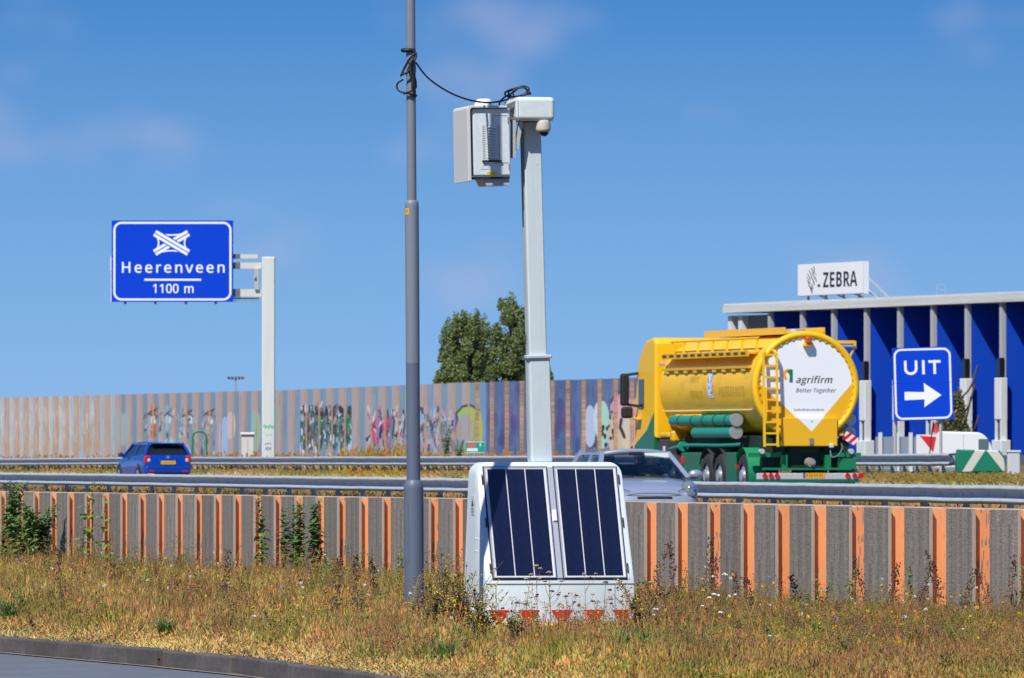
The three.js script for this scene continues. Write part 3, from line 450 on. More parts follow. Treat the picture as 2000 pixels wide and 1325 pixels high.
// small things before the far wall
{
  const put = (px, Z) => { const X = (px - 1000) / F * Z; return [X, ground(X, -Z), -Z]; };
  const Z = 385, k = Z / F, top = (py, p) => CH - (py - YH) * k - p[1];
  let p = put(484, Z), h = top(845, p); const c = thing('electrical_cabinet', 'pale grey electrical cabinet at the foot of the big sign post', 'cabinet', p);
  part(c, 'housing', rbox(0, h / 2 - 0.05, 0, 0.56, h - 0.05, 0.5, 0.03), mat(0.62, 0.62, 0.58, 0.7)); part(c, 'roof', rbox(0, h - 0.06, 0.02, 0.66, 0.12, 0.62, 0.04), mat(0.7, 0.71, 0.68, 0.6)); part(c, 'door_seam', box(0, h / 2 - 0.1, 0.253, 0.015, h - 0.4, 0.01), mat(0.25, 0.25, 0.24, 0.8));
  p = put(389, 376); const gh = CH - (843 - YH) * 376 / F - p[1]; const hoop = thing('green_gate_hoop', 'green metal hoop standing between the blue car and the pale cabinet', 'gate', p);
  part(hoop, 'hoop', tube([[-0.3, -0.1, 0], [-0.3, gh * 0.7, 0], [-0.24, gh * 0.95, 0], [0, gh, 0], [0.24, gh * 0.95, 0], [0.3, gh * 0.7, 0], [0.3, -0.1, 0]], 0.045, 8, 40), mat(0.02, 0.22, 0.12, 0.5));
  part(hoop, 'mesh_side', [-0.3, -0.22, 0.22, 0.3].map((x) => box(x, gh * 0.4, 0.02, 0.035, gh * 0.8, 0.03)), mat(0.06, 0.2, 0.1, 0.6));
  p = put(928, 340); const tp = CH - (863 - YH) * 340 / F - p[1], ts = thing('small_teal_sign', 'small teal sign with a red patch in front of the graffiti wall', 'sign', p);
  const tex = canvasTex(256, 150, (x, W, H) => { x.fillStyle = '#1f9a86'; x.fillRect(0, 0, W, H); x.fillStyle = '#e85a4a'; x.beginPath(); x.ellipse(80, 45, 52, 32, 0, 0, 7); x.fill(); x.fillStyle = '#d9eee8'; x.fillRect(14, 88, 150, 40); x.fillRect(190, 20, 18, 44); x.fillStyle = '#e9f3ef'; x.fillRect(0, 0, W, 7); x.fillRect(0, H - 7, W, 7); });
  const hh = 22 * 340 / F, ww = 36 * 340 / F; part(ts, 'board', box(0, tp - hh / 2, 0, ww, hh, 0.03), mat(0.05, 0.3, 0.25, 0.6)); const fa = new THREE.PlaneGeometry(ww, hh); fa.translate(0, tp - hh / 2, 0.019); part(ts, 'printed_face', fa, new THREE.MeshStandardMaterial({ map: tex, roughness: 0.5 }));
  part(ts, 'leg', [box(-0.25, (tp - hh) / 2, 0, 0.04, tp - hh + 0.1, 0.04), box(0.25, (tp - hh) / 2, 0, 0.04, tp - hh + 0.1, 0.04)], mat(0.3, 0.3, 0.3, 0.6));
  const fz = 1150, fx = (460 - 1000) / F * fz, ftop = CH - (737 - YH) * fz / F; const fm = thing('floodlight_mast', 'distant floodlight mast rising beyond the noise wall', 'floodlight', [fx, 0.6, -fz]);
  part(fm, 'mast', cyl(0, (ftop - 0.6) / 2, 0, 0.16, 0.09, ftop - 0.6, 'y', 10), mat(0.3, 0.36, 0.42, 0.6));
  part(fm, 'crossarm', box(0, ftop - 0.65, 0, 2.3, 0.1, 0.1), mat(0.2, 0.22, 0.26, 0.6));
  for (const x of [-0.9, -0.45, 0, 0.45, 0.9]) part(fm, 'lamp_head', box(x, ftop - 0.72 + Math.abs(x) * 0.04, 0.1, 0.32, 0.26, 0.4, 0.5), mat(0.12, 0.12, 0.15, 0.5));
}
// ---------------------------------------------------------------- tanker lorry
{
  const Z = F / 85, TH = 0.243, cx = (1574 - 1000) / 85, g = ground(cx, -Z);
  const o = thing('tanker_lorry', 'yellow and green bulk tanker lorry lettered agrifirm, seen from behind', 'lorry', [cx, g, -Z], TH);
  const c = Math.cos(TH), sn = Math.sin(TH), Y = (py) => (YH - py) / 85 + CH - g, X = (px) => (px - 1574) / 85 / c;
  const yel = phys(0.88, 0.50, 0.002, 0.5, { clearcoat: 0.15, clearcoatRoughness: 0.2 }), yelD = phys(0.74, 0.42, 0.004, 0.5), grn = phys(0.005, 0.13, 0.055, 0.5, { clearcoat: 0.3 }), grnB = phys(0.006, 0.19, 0.075, 0.5), teal = phys(0.01, 0.26, 0.17, 0.4), blk = mat(0.012, 0.012, 0.014, 0.7), rub = mat(0.022, 0.021, 0.022, 0.85), ali = mat(0.55, 0.56, 0.58, 0.4, { metalness: 0.6 }), red = phys(0.6, 0.008, 0.008, 0.25), dkg = mat(0.006, 0.03, 0.016, 0.7);
  const cy = Y(755), RB = 1.2;
  // tank: shell with stained lower side, dished front
  const stain = dataTex(512, 256, (u, v) => { const n = pnoise(u * 12, v * 6, 12), f = pnoise(u * 60, v * 20, 60), d = n > 0.66 && f > 0.5 ? 0.95 : 1; return [0.96 * d * (0.97 + 0.04 * f), 0.745 * d * (0.97 + 0.04 * f), 0.015]; }, null, true);
  const tankM = new THREE.MeshPhysicalMaterial({ map: stain, color: col(1.05, 1.05, 1), roughness: 0.5, clearcoat: 0.15, clearcoatRoughness: 0.25 });
  part(o, 'tank', [cyl(0, cy, -4.45, RB, RB, 8.2, 'z', 64), (() => { const s = new THREE.SphereGeometry(RB, 40, 20, 0, Math.PI * 2, 0, Math.PI / 2); s.scale(1, 0.22, 1); s.rotateX(-Math.PI / 2); s.translate(0, cy, -8.55); return s; })()], tankM);
  // tall streaky stickers and small print on the left flank
  const decal = (a0, a1, z0, z1, r, m, name) => part(o, name, grid(8, 6, (u, v) => { const a = lerp(a0, a1, v), z = lerp(z0, z1, u); return V(-Math.cos(a) * r, cy + Math.sin(a) * r, z); }), m);
  const band = canvasTex(128, 512, (x) => { x.clearRect(0, 0, 128, 512); for (let i = 0; i < 90; i++) { x.fillStyle = ['rgba(235,240,250,0.9)', 'rgba(120,160,215,0.8)', 'rgba(245,245,245,0.9)', 'rgba(70,95,140,0.6)'][i % 4]; x.beginPath(); x.ellipse(64 + Math.sin(i) * 22, 20 + i * 5.2, 14 + rnd() * 16, 6 + rnd() * 14, 0, 0, 7); x.fill(); } });
  decal(0.42, -0.22, -4.35, -3.6, RB + 0.006, new THREE.MeshStandardMaterial({ map: band, transparent: true, roughness: 0.5 }), 'flank_emblem');
  const small = canvasTex(256, 128, (x) => { x.clearRect(0, 0, 256, 128); x.strokeStyle = 'rgba(60,90,40,0.75)'; x.lineWidth = 6; for (let j = 0; j < 6; j++) for (let i = 0; i < 11; i++) { x.beginPath(); x.moveTo(12 + i * 22, 14 + j * 20); x.lineTo(12 + i * 22 + 8 + rnd() * 8, 14 + j * 20); x.stroke(); } });
  const smallM = new THREE.MeshStandardMaterial({ map: small, transparent: true, roughness: 0.6 });
  decal(0.02, -0.2, -3.3, -0.9, RB + 0.006, smallM, 'small_print'); decal(-0.05, -0.22, -5.8, -4.6, RB + 0.006, smallM, 'small_print'); decal(0.24, 0.1, -5.8, -5.0, RB + 0.006, smallM, 'small_print');
  part(o, 'side_seam', [tube([[-RB * 0.9 - 0.02, cy - RB * 0.45, -0.6], [-RB * 0.9 - 0.02, cy - RB * 0.45, -8.6]], 0.018, 6, 4)], mat(0.72, 0.62, 0.3, 0.6));
  part(o, 'inspection_lamp', [rbox(-RB * 0.87 - 0.04, cy - 0.66, -6.3, 0.1, 0.09, 2.2, 0.03)], yel);
  // side shelf with slots, top walkway, railing
  const zs = [-0.7, -8.2]; part(o, 'side_shelf', [box(-1.03, cy + 0.78, (zs[0] + zs[1]) / 2, 0.34, 0.05, 7.5), box(-1.2, cy + 0.76, (zs[0] + zs[1]) / 2, 0.03, 0.13, 7.7), box(-1.15, cy + 0.45, (zs[0] + zs[1]) / 2, 0.12, 0.05, 7.7)], yelD);
  const shelf = o.children[o.children.length - 1];
  for (let i = 0; i < 12; i++) part(shelf, 'slot', box(-1.2, cy + 0.77, -1.0 - i * 0.64, 0.05, 0.05, 0.36), mat(0.07, 0.04, 0.004, 0.8));
  for (let i = 0; i < 9; i++) part(shelf, 'bracket', box(-1.15, cy + 0.40, -1.1 - i * 0.85, 0.1, 0.08, 0.3), yel);
  part(o, 'fall_rail', [tube([[-0.95, cy + 1.12, -0.5], [-0.95, cy + 1.12, -8.4]], 0.03, 6, 4), ...[-0.7, -2, -3.3, -4.6, -5.9, -7.2, -8.3].map((z) => bar([-0.98, cy + 0.8, z], [-0.95, cy + 1.12, z], 0.045))], yel);
  part(o, 'walkway', [box(0, cy + RB + 0.04, -3.6, 0.95, 0.05, 7.0), box(-0.47, cy + RB + 0.08, -3.6, 0.04, 0.16, 7.0), box(0.47, cy + RB + 0.08, -3.6, 0.04, 0.16, 7.0)], yel);
  for (let i = 0; i < 7; i++) part(o, 'hatch', [cyl(0, cy + RB + 0.07, -0.9 - i * 0.95, 0.26, 0.24, 0.12, 'y', 20)], i % 2 ? yelD : ali);
  // rear: ring, printed end plate with apron
  part(o, 'rear_ring', [(() => { const t = new THREE.TorusGeometry(1.195, 0.082, 12, 72); t.translate(0, cy, 0); return t; })(), (() => { const t = new THREE.CylinderGeometry(1.24, 1.19, 0.55, 64, 1, true); t.rotateX(Math.PI / 2); t.translate(0, cy, -0.28); return t; })()], yel);
  part(o, 'ring_bolts', Array.from({ length: 44 }, (_, i) => { const a = i / 44 * 2 * Math.PI; return box(Math.cos(a) * 1.12, cy + Math.sin(a) * 1.12, 0.045, 0.028, 0.05, 0.03, 0, 0, a); }), yelD);
  const tex = canvasTex(1024, 1024, (x, W) => {
    const S = W / 2.5, mx = (px) => (X(px)) * S + W / 2, my = (py) => W / 2 - (Y(py) - cy) * S;
    x.fillStyle = '#f0b400'; x.fillRect(0, 0, W, W);
    x.save(); x.beginPath(); x.arc(W / 2, W / 2, 1.1 * S, 0, 7); x.clip(); x.fillStyle = '#eef1f2'; x.beginPath(); x.moveTo(mx(1440), my(640)); x.lineTo(mx(1720), my(640)); x.lineTo(mx(1700), my(714)); x.lineTo(mx(1670), my(743)); x.lineTo(mx(1583), my(843)); x.lineTo(mx(1528), my(791)); x.lineTo(mx(1481), my(748)); x.lineTo(mx(1440), my(710)); x.fill(); x.restore();
    x.fillStyle = '#eef1f2'; x.beginPath(); x.moveTo(mx(1625), my(795)); x.lineTo(mx(1583), my(843)); x.lineTo(mx(1536), my(798)); x.fill();
    x.fillStyle = '#41504a'; x.font = 'italic bold 92px sans-serif'; x.fillText('agrifirm', mx(1553), my(749), mx(1632) - mx(1553));
    x.font = 'italic bold 56px sans-serif'; x.fillStyle = '#5d6a66'; x.fillText('Better Together', mx(1553), my(767), mx(1632) - mx(1553));
    x.fillStyle = '#7d8784'; for (let i = 0; i < 26; i++) x.fillRect(mx(1550) + i * (mx(1610) - mx(1550)) / 26, my(803) - (i % 4 ? 16 : 24), 6 + (i % 3) * 2, (i % 4 ? 16 : 24));
    x.fillRect(mx(1582), my(822), 12, 18);
    // swirl emblem
    x.lineCap = 'butt'; x.strokeStyle = '#f2a71b'; x.lineWidth = 30; x.beginPath(); x.arc(mx(1540), my(733), 44, Math.PI * 0.62, Math.PI * 1.72); x.stroke();
    x.fillStyle = '#0c7355'; x.beginPath(); x.moveTo(mx(1535), my(727)); x.quadraticCurveTo(mx(1546), my(718), mx(1548), my(724)); x.lineTo(mx(1548), my(748)); x.lineTo(mx(1541), my(748)); x.lineTo(mx(1542), my(735)); x.quadraticCurveTo(mx(1540), my(728), mx(1535), my(727)); x.fill();
  });
  const sh = new THREE.Shape(), ya = Y(872) - cy, xa0 = X(1524), xa1 = X(1634); sh.absarc(0, 0, 1.14, 0, Math.PI * 2);
  const uvEnd = (e) => { const p = e.attributes.position, t = []; for (let i = 0; i < p.count; i++) t.push(p.getX(i) / 2.5 + 0.5, (p.getY(i) - cy) / 2.5 + 0.5); e.setAttribute('uv', new THREE.Float32BufferAttribute(t, 2)); return e; };
  const disc = new THREE.CylinderGeometry(1.14, 1.14, 0.06, 72); disc.rotateX(Math.PI / 2); disc.translate(0, cy, 0);
  const endM = new THREE.MeshPhysicalMaterial({ map: tex, roughness: 0.42, clearcoat: 0.3 });
  part(o, 'end_plate', uvEnd(disc), endM);
  const apH = 0.66; const ap = rbox((xa0 + xa1) / 2, cy + ya + apH / 2, 0.06, xa1 - xa0, apH, 0.12, 0.02); part(o, 'apron', uvEnd(ap), endM);
  part(o, 'apron_side', [box(xa1 + 0.1, Y(835), -0.05, 0.16, 0.42, 0.1)], mat(0.25, 0.14, 0.004, 0.6)); part(o, 'handle', box(X(1582), Y(862), 0.13, 0.09, 0.14, 0.03), mat(0.2, 0.21, 0.24, 0.5));
  part(o, 'beacon', [rbox(X(1576), Y(665), 0.12, 0.15, 0.17, 0.2, 0.04)], phys(0.5, 0.10, 0.01, 0.3)); part(o, 'beacon_foot', rbox(X(1575), Y(674), 0.1, 0.19, 0.08, 0.16, 0.02), yel);
  part(o, 'side_bracket', [bar([0.72, Y(668), -0.1], [1.2, Y(668), -0.1], 0.07), bar([1.2, Y(666), -0.1], [1.2, Y(682), -0.1], 0.06), bar([1.17, Y(682), -0.1], [1.05, Y(702), -0.1], 0.04)], yel); part(o, 'work_light', rbox(1.0, Y(676), -0.08, 0.4, 0.06, 0.1, 0.02), ali);
  // ladder
  const lx0 = X(1486), lx1 = X(1512), ly0 = Y(873), ly1 = Y(692); const lad = part(o, 'ladder', [bar([lx0, ly0, 0.3], [lx0, ly1, 0.2], 0.05), bar([lx1, ly0, 0.3], [lx1, ly1, 0.2], 0.05), bar([lx0, ly1, 0.2], [lx0 + 0.06, ly1 + 0.12, 0], 0.05), bar([lx1, ly1, 0.2], [lx1 - 0.06, ly1 + 0.12, 0], 0.05)], yel);
  for (let i = 0; i <= 8; i++) part(lad, 'rung', bar([lx0, lerp(ly0 + 0.05, ly1 - 0.02, i / 8), lerp(0.3, 0.2, i / 8)], [lx1, lerp(ly0 + 0.05, ly1 - 0.02, i / 8), lerp(0.3, 0.2, i / 8)], 0.045), yel);
  // chassis
  part(o, 'chassis', [box(-0.42, 1.0, -5.4, 0.1, 0.3, 10.6), box(0.42, 1.0, -5.4, 0.1, 0.3, 10.6), box(0, 1.28, -4.6, 1.6, 0.3, 8.6), box(0, 0.8, -3.5, 0.9, 0.3, 4), box(0, 0.95, -0.25, 2.0, 0.5, 0.2)], dkg);
  part(o, 'hose_tube', [cyl(-1.17, 1.79, -4.6, 0.125, 0.125, 5.6, 'z', 20)], teal); part(o, 'hose_tube', [cyl(-1.17, 1.5, -3.6, 0.125, 0.125, 3.5, 'z', 20)], teal);
  part(o, 'tube_cap', [cyl(-1.17, 1.79, -1.76, 0.15, 0.15, 0.12, 'z', 20)], ali); part(o, 'tube_cap', [cyl(-1.17, 1.5, -1.8, 0.15, 0.15, 0.12, 'z', 20)], ali);
  for (const z of [-2.4, -3.4, -4.4, -5.4, -6.6]) part(o, 'tube_strap', cyl(-1.17, 1.79, z, 0.133, 0.133, 0.06, 'z', 20), dkg);
  for (const y of [1.79, 1.5]) part(o, 'tube_cap', cyl(1.17, y, -0.5, 0.14, 0.14, 0.3, 'z', 20), ali);
  part(o, 'pipe', [tube([[-1.2, 1.22, -1.2], [-1.2, 1.2, -3], [-1.2, 1.2, -6.3], [-1.2, 1.12, -7.6]], 0.04, 8, 20)], teal); part(o, 'valve', [cyl(-1.2, 1.18, -6.4, 0.12, 0.12, 0.14, 'z', 14)], teal);
  part(o, 'side_panel', [rbox(-1.2, 0.68, -5.55, 0.05, 0.72, 1.9, 0.02)], grn); part(o, 'side_panel', [rbox(-1.2, 0.68, -2.05, 0.05, 0.72, 0.85, 0.02)], grn);
  part(o, 'battery_box', [rbox(-1.0, 1.05, -8.1, 0.5, 0.6, 0.7, 0.03)], mat(0.05, 0.045, 0.05, 0.6)); part(o, 'filler', [rbox(-1.05, 1.45, -8.1, 0.35, 0.13, 0.8, 0.05), rbox(-1.1, 1.42, -7.4, 0.25, 0.28, 0.3, 0.07)], yelD); part(o, 'marker_lamp', [rbox(-1.24, 1.12, -7.95, 0.04, 0.14, 0.2, 0.02)], mat(0.7, 0.7, 0.72, 0.3));
  const wheel = (x, z, r = 0.5, w = 0.3) => { const t = new THREE.LatheGeometry([[0.28, -w / 2], [r - 0.05, -w / 2], [r, -w / 2 + 0.05], [r, w / 2 - 0.05], [r - 0.05, w / 2], [0.28, w / 2]].map(([a, b]) => new THREE.Vector2(a, b)), 40); t.rotateZ(Math.PI / 2); t.translate(x, r, z); const m = part(o, 'wheel', t, rub); const s = Math.sign(x); part(m, 'rim', [cyl(x + s * 0.04, r, z, 0.28, 0.28, w * 0.5, 'x', 24), cyl(x + s * 0.1, r, z, 0.13, 0.13, w * 0.6, 'x', 16)], ali); };
  for (const z of [-0.95, -3.0, -4.15, -7.2]) for (const s of [-1, 1]) wheel(s * 1.1, z);
  for (const z of [-10.3]) for (const s of [-1, 1]) wheel(s * 1.1, z);
  for (const s of [-1, 1]) part(o, 'mudguard', (() => { const t = new THREE.CylinderGeometry(0.6, 0.6, 0.42, 24, 1, true, -Math.PI * 0.02, Math.PI * 0.9); t.rotateZ(Math.PI / 2); t.rotateX(0.25); t.translate(s * 1.06, 0.55, -0.95); return t; })(), phys(0.008, 0.26, 0.10, 0.45, { side: THREE.DoubleSide }));
  for (const z of [-3.0, -4.15]) part(o, 'mudguard', (() => { const t = new THREE.CylinderGeometry(0.58, 0.58, 0.4, 24, 1, true, Math.PI * 0.1, Math.PI * 0.8); t.rotateZ(Math.PI / 2); t.translate(-1.06, 0.55, z); return t; })(), phys(0.03, 0.03, 0.035, 0.6, { side: THREE.DoubleSide }));
  part(o, 'rear_frame', [box(-0.95, 0.98, -0.1, 0.75, 0.1, 0.2), box(0.95, 0.98, -0.1, 0.75, 0.1, 0.2), box(-0.52, 0.8, 0, 0.13, 0.36, 0.14), box(0.52, 0.8, 0, 0.13, 0.36, 0.14), box(0, 0.66, 0.1, 2.1, 0.05, 0.12), box(0.98, 0.78, 0, 0.4, 0.24, 0.14)], grnB);
  part(o, 'rear_valance', box(0, 1.2, -0.15, 2.1, 0.34, 0.1), dkg);
  part(o, 'bumper', [rbox(0, Y(931), 0.14, 2.42, 0.15, 0.1, 0.02)], mat(0.5, 0.48, 0.46, 0.5)); part(o, 'bumper_lip', box(0, Y(940), 0.12, 2.44, 0.07, 0.14), grn); part(o, 'mud_flap', box(0, Y(952), 0.0, 2.36, 0.26, 0.02), blk);
  for (const px of [1489, 1501, 1513, 1652, 1666, 1679]) part(o, 'tail_lamp', cyl(X(px), Y(929.5), 0.2, 0.062, 0.055, 0.05, 'z', 16), red);
  const pt = canvasTex(256, 56, (x) => { x.fillStyle = '#e8a600'; x.fillRect(0, 0, 256, 56); x.fillStyle = '#2d3a9a'; x.fillRect(0, 0, 24, 56); x.strokeStyle = '#4a3a10'; x.lineWidth = 9; for (let i = 0; i < 7; i++) { x.beginPath(); x.moveTo(46 + i * 29, 14); x.lineTo(46 + i * 29 + (i % 2) * 9, 42); x.stroke(); } });
  const pp = new THREE.PlaneGeometry(0.52, 0.115); pp.translate(X(1586), Y(929), 0.196); part(o, 'number_plate', pp, new THREE.MeshStandardMaterial({ map: pt, roughness: 0.5 }));
  part(o, 'coupling', [cyl(X(1581), Y(904), 0.08, 0.115, 0.1, 0.2, 'z', 20), cyl(X(1581), Y(904), 0.2, 0.05, 0.05, 0.05, 'z', 12)], mat(0.28, 0.27, 0.25, 0.5)); part(o, 'air_coupling', [cyl(X(1486), Y(882), 0.05, 0.06, 0.06, 0.12, 'z', 14), cyl(X(1662), Y(882), 0.05, 0.06, 0.06, 0.12, 'z', 14)], mat(0.5, 0.48, 0.46, 0.5)); part(o, 'hose', [tube([[X(1620), Y(880), 0.1], [X(1622), Y(893), 0.14], [X(1634), Y(890), 0.14], [X(1643), Y(876), 0.12], [X(1642), Y(866), 0.1]], 0.016, 6, 30)], mat(0.12, 0.2, 0.2, 0.6)); part(o, 'hose_end', rbox(X(1622), Y(871), 0.12, 0.1, 0.1, 0.08, 0.02), mat(0.6, 0.62, 0.66, 0.4));
  const mk = canvasTex(128, 64, (x) => { x.fillStyle = '#e6e8ea'; x.fillRect(0, 0, 128, 64); x.fillStyle = '#e0161c'; for (let i = -1; i < 3; i++) { x.beginPath(); x.moveTo(i * 56, 64); x.lineTo(i * 56 + 30, 0); x.lineTo(i * 56 + 60, 0); x.lineTo(i * 56 + 30, 64); x.fill(); } });
  part(o, 'marker_board', [box(X(1663), Y(857), -0.02, 0.34, 0.2, 0.02, 0, 0, -0.5)], new THREE.MeshStandardMaterial({ map: mk, roughness: 0.5 })); part(o, 'turn_lamp', rbox(X(1644), Y(850), 0, 0.14, 0.06, 0.06, 0.02), phys(0.7, 0.3, 0.01, 0.3)); part(o, 'reflector', [cyl(X(1452) - 0.02, Y(912), -0.5, 0.04, 0.04, 0.03, 'z', 12)], red); part(o, 'side_reflector', [rbox(-1.24, 0.85, -6.3, 0.05, 0.2, 0.12, 0.03)], red);
  // cab
  const cabS = new THREE.Shape(); cabS.moveTo(-8.95, 1.45); cabS.lineTo(-8.95, 3.62); cabS.quadraticCurveTo(-9.0, 3.72, -9.15, 3.72); cabS.lineTo(-9.7, 3.66); cabS.quadraticCurveTo(-10.4, 3.4, -10.6, 2.75); cabS.lineTo(-10.75, 1.6); cabS.lineTo(-10.75, 1.1); cabS.lineTo(-10.4, 1.1); cabS.closePath();
  const ext = (s, w, b = 0.05) => { const e = new THREE.ExtrudeGeometry(s, { depth: w - 2 * b, bevelEnabled: true, bevelSize: b, bevelThickness: b, bevelSegments: 3, curveSegments: 8 }); e.rotateY(-Math.PI / 2); e.translate((w - 2 * b) / 2, 0, 0); return e; };
  part(o, 'cab', ext(cabS, 2.45, 0.07), yel);
  const low = new THREE.Shape(); low.moveTo(-8.98, 0.55); low.lineTo(-8.98, 1.95); low.lineTo(-9.6, 1.55); low.lineTo(-10.73, 1.2); low.lineTo(-10.77, 0.35); low.lineTo(-9.2, 0.4); low.closePath(); part(o, 'cab_skirt', ext(low, 2.5, 0.03), grn);
  
  part(o, 'side_window', box(-1.235, 2.45, -10.15, 0.02, 0.7, 0.45), phys(0.02, 0.025, 0.03, 0.08));
  part(o, 'mirror', [rbox(-1.56, 2.55, -10.5, 0.2, 0.78, 0.2, 0.06), bar([-1.2, 2.95, -10.45], [-1.54, 2.9, -10.5], 0.06), bar([-1.2, 2.15, -10.45], [-1.54, 2.2, -10.5], 0.06)], blk); part(o, 'mirror', [rbox(-1.5, 2.0, -10.5, 0.28, 0.28, 0.18, 0.07)], blk); part(o, 'step_lamp', rbox(-1.3, 1.85, -10.3, 0.12, 0.07, 0.4, 0.02), yel);
  part(o, 'cab_gear', [rbox(-1.0, 3.15, -8.7, 0.3, 0.08, 0.16, 0.02), rbox(-1.02, 2.3, -8.7, 0.18, 0.2, 0.14, 0.03)], ali);
}

// ---------------------------------------------------------------- cars
function car(o, paint, S, opts = {}) {
  // S: stations front (z > 0) to rear: [z, half width, bottom, shoulder y, shoulder half width, top y]
  const prof = ([z, w, yb, ys, ws, yt]) => [[w * 0.9, yb], [w * 0.985, yb + 0.1], [w, lerp(yb, ys, 0.45)], [w * 0.992, lerp(yb, ys, 0.72)], [lerp(w, ws, 0.45), lerp(yb, ys, 0.93)], [ws, ys], [ws * 0.88, lerp(ys, yt, 0.55)], [ws * 0.55, lerp(ys, yt, 0.9)], [0, yt]].map(([x, y]) => [x, y, z]);
  const rows = S.map((s) => { const p = prof(s); return [...p.map(([x, y, z]) => V(-x, y, z)), ...p.slice(0, -1).reverse().map(([x, y, z]) => V(x, y, z))]; }), nu = rows[0].length - 1;
  const sm = []; const NZ = (rows.length - 1) * 4; // smooth along the length
  for (let j = 0; j <= NZ; j++) { const t = j / 4, k = Math.min(Math.floor(t), rows.length - 2), f = t - k; sm.push(rows[k].map((p, i) => { const a = rows[Math.max(0, k - 1)][i], b = p, c = rows[k + 1][i], d = rows[Math.min(rows.length - 1, k + 2)][i]; const h = (A, B, C, D) => 0.5 * (2 * B + (C - A) * f + (2 * A - 5 * B + 4 * C - D) * f * f + (3 * B - A - 3 * C + D) * f * f * f) * 0.5 + 0.5 * lerp(B, C, f); return V(h(a.x, b.x, c.x, d.x), h(a.y, b.y, c.y, d.y), h(a.z, b.z, c.z, d.z)); })); }
  const body = grid(nu, NZ, (u, v, i, j) => sm[j][i]);
  const cap = (r, flip) => { const s = new Soup(), m = V(0, (r[0].y + r[(nu / 2) | 0].y) / 2, r[0].z + (flip ? 0.03 : -0.03)); for (let i = 0; i < nu; i++) flip ? s.tri(r[i], m, r[i + 1]) : s.tri(r[i], r[i + 1], m); return s.geo(); };
  part(o, 'body', [body, cap(sm[0], true), cap(sm[NZ], false)], paint);
  const G = opts.glass, frame = paint;
  const { fb, ft, rt, rb, wb, wt, yb, yt, ybr } = opts; // windscreen foot z, its top z, rear roof z, rear glass foot z, half widths at belt and roof, belt and roof heights
  part(o, 'roof', [grid(10, 8, (u, v) => { const x = (u * 2 - 1), z = lerp(ft, rt, v); return V(x * (wt + 0.02), yt + 0.07 * (1 - Math.pow(Math.abs(x), 2.4)) - 0.035 * Math.pow(Math.abs(v * 2 - 1), 3) - (Math.abs(x) > 0.99 ? 0.035 : 0), z); }), grid(10, 2, (u, v) => { const x = u * 2 - 1; return V(x * (wt - 0.02), yt - 0.05 + 0.02 * (1 - x * x), lerp(ft - 0.02, rt + 0.02, v)); })], paint);
  const pill = [];
  for (const s of [-1, 1]) {
    pill.push(bar([s * wb, yb - 0.02, fb], [s * wt, yt + 0.005, ft], 0.08, 0.07));
    pill.push(bar([s * (wb + 0.015), yb - 0.02, lerp(ft, rt, 0.42)], [s * (wt + 0.01), yt, lerp(ft, rt, 0.45)], 0.03, 0.09));
    pill.push(bar([s * (wb - 0.0), ybr - 0.02, rb], [s * wt, yt + 0.005, rt], 0.085, 0.16));
    pill.push(bar([s * wt, yt, ft], [s * wt, yt, rt], 0.05, 0.05));
  }
  part(o, 'roof_header', [tube([[-wt, yt - 0.01, ft - 0.01], [-wt * 0.5, yt + 0.03, ft + 0.03], [0, yt + 0.04, ft + 0.04], [wt * 0.5, yt + 0.03, ft + 0.03], [wt, yt - 0.01, ft - 0.01]], 0.045, 8, 24)], paint);
  part(o, 'pillars', pill, paint);
  part(o, 'windscreen', patch([-wb + 0.03, yb, fb], [wb - 0.03, yb, fb], [wt - 0.02, yt - 0.01, ft], [-wt + 0.02, yt - 0.01, ft], 0.06, 8), G);
  part(o, 'rear_window', patch([wb - 0.09, ybr + 0.02, rb - 0.012], [-wb + 0.09, ybr + 0.02, rb - 0.012], [-wt + 0.05, yt - 0.05, rt - 0.012], [wt - 0.05, yt - 0.05, rt - 0.012], 0.03, 8), opts.rearGlass ?? G);
  for (const s of [-1, 1]) { const z1 = lerp(ft, rt, 0.42); part(o, 'side_window', patch([s * (wb + 0.004), yb, fb - 0.06], [s * (wb + 0.004), yb, z1], [s * (wt + 0.004), yt - 0.03, z1], [s * (wt + 0.004), yt - 0.03, ft - 0.03], 0, 3), G); part(o, 'side_window', patch([s * (wb + 0.004), yb, z1], [s * (wb + 0.004), ybr, rb + 0.25], [s * (wt + 0.004), yt - 0.03, rt + 0.2], [s * (wt + 0.004), yt - 0.03, z1], 0, 3), opts.rearGlass ?? G); }
  const rub = mat(0.02, 0.02, 0.02, 0.85), ali = mat(0.5, 0.5, 0.52, 0.35, { metalness: 0.7 });
  for (const z of opts.axles) for (const s of [-1, 1]) { const r = 0.3, x = s * (opts.w - 0.1); const t = new THREE.LatheGeometry([[0.19, -0.1], [r - 0.03, -0.1], [r, -0.07], [r, 0.07], [r - 0.03, 0.1], [0.19, 0.1]].map(([a, b]) => new THREE.Vector2(a, b)), 28); t.rotateZ(Math.PI / 2); t.translate(x + s * 0.012, r, z); const m = part(o, 'wheel', t, rub); part(m, 'rim', [cyl(x + s * 0.04, r, z, 0.19, 0.19, 0.12, 'x', 20), ...[0, 1, 2, 3, 4].map((k) => box(x + s * 0.105, r, z, 0.02, 0.36, 0.05, k * Math.PI / 5))], ali); part(o, 'wheel_arch', cyl(x - s * 0.02, r + 0.02, z, 0.36, 0.36, 0.235, 'x', 28), mat(0.01, 0.01, 0.012, 0.9)); }
}
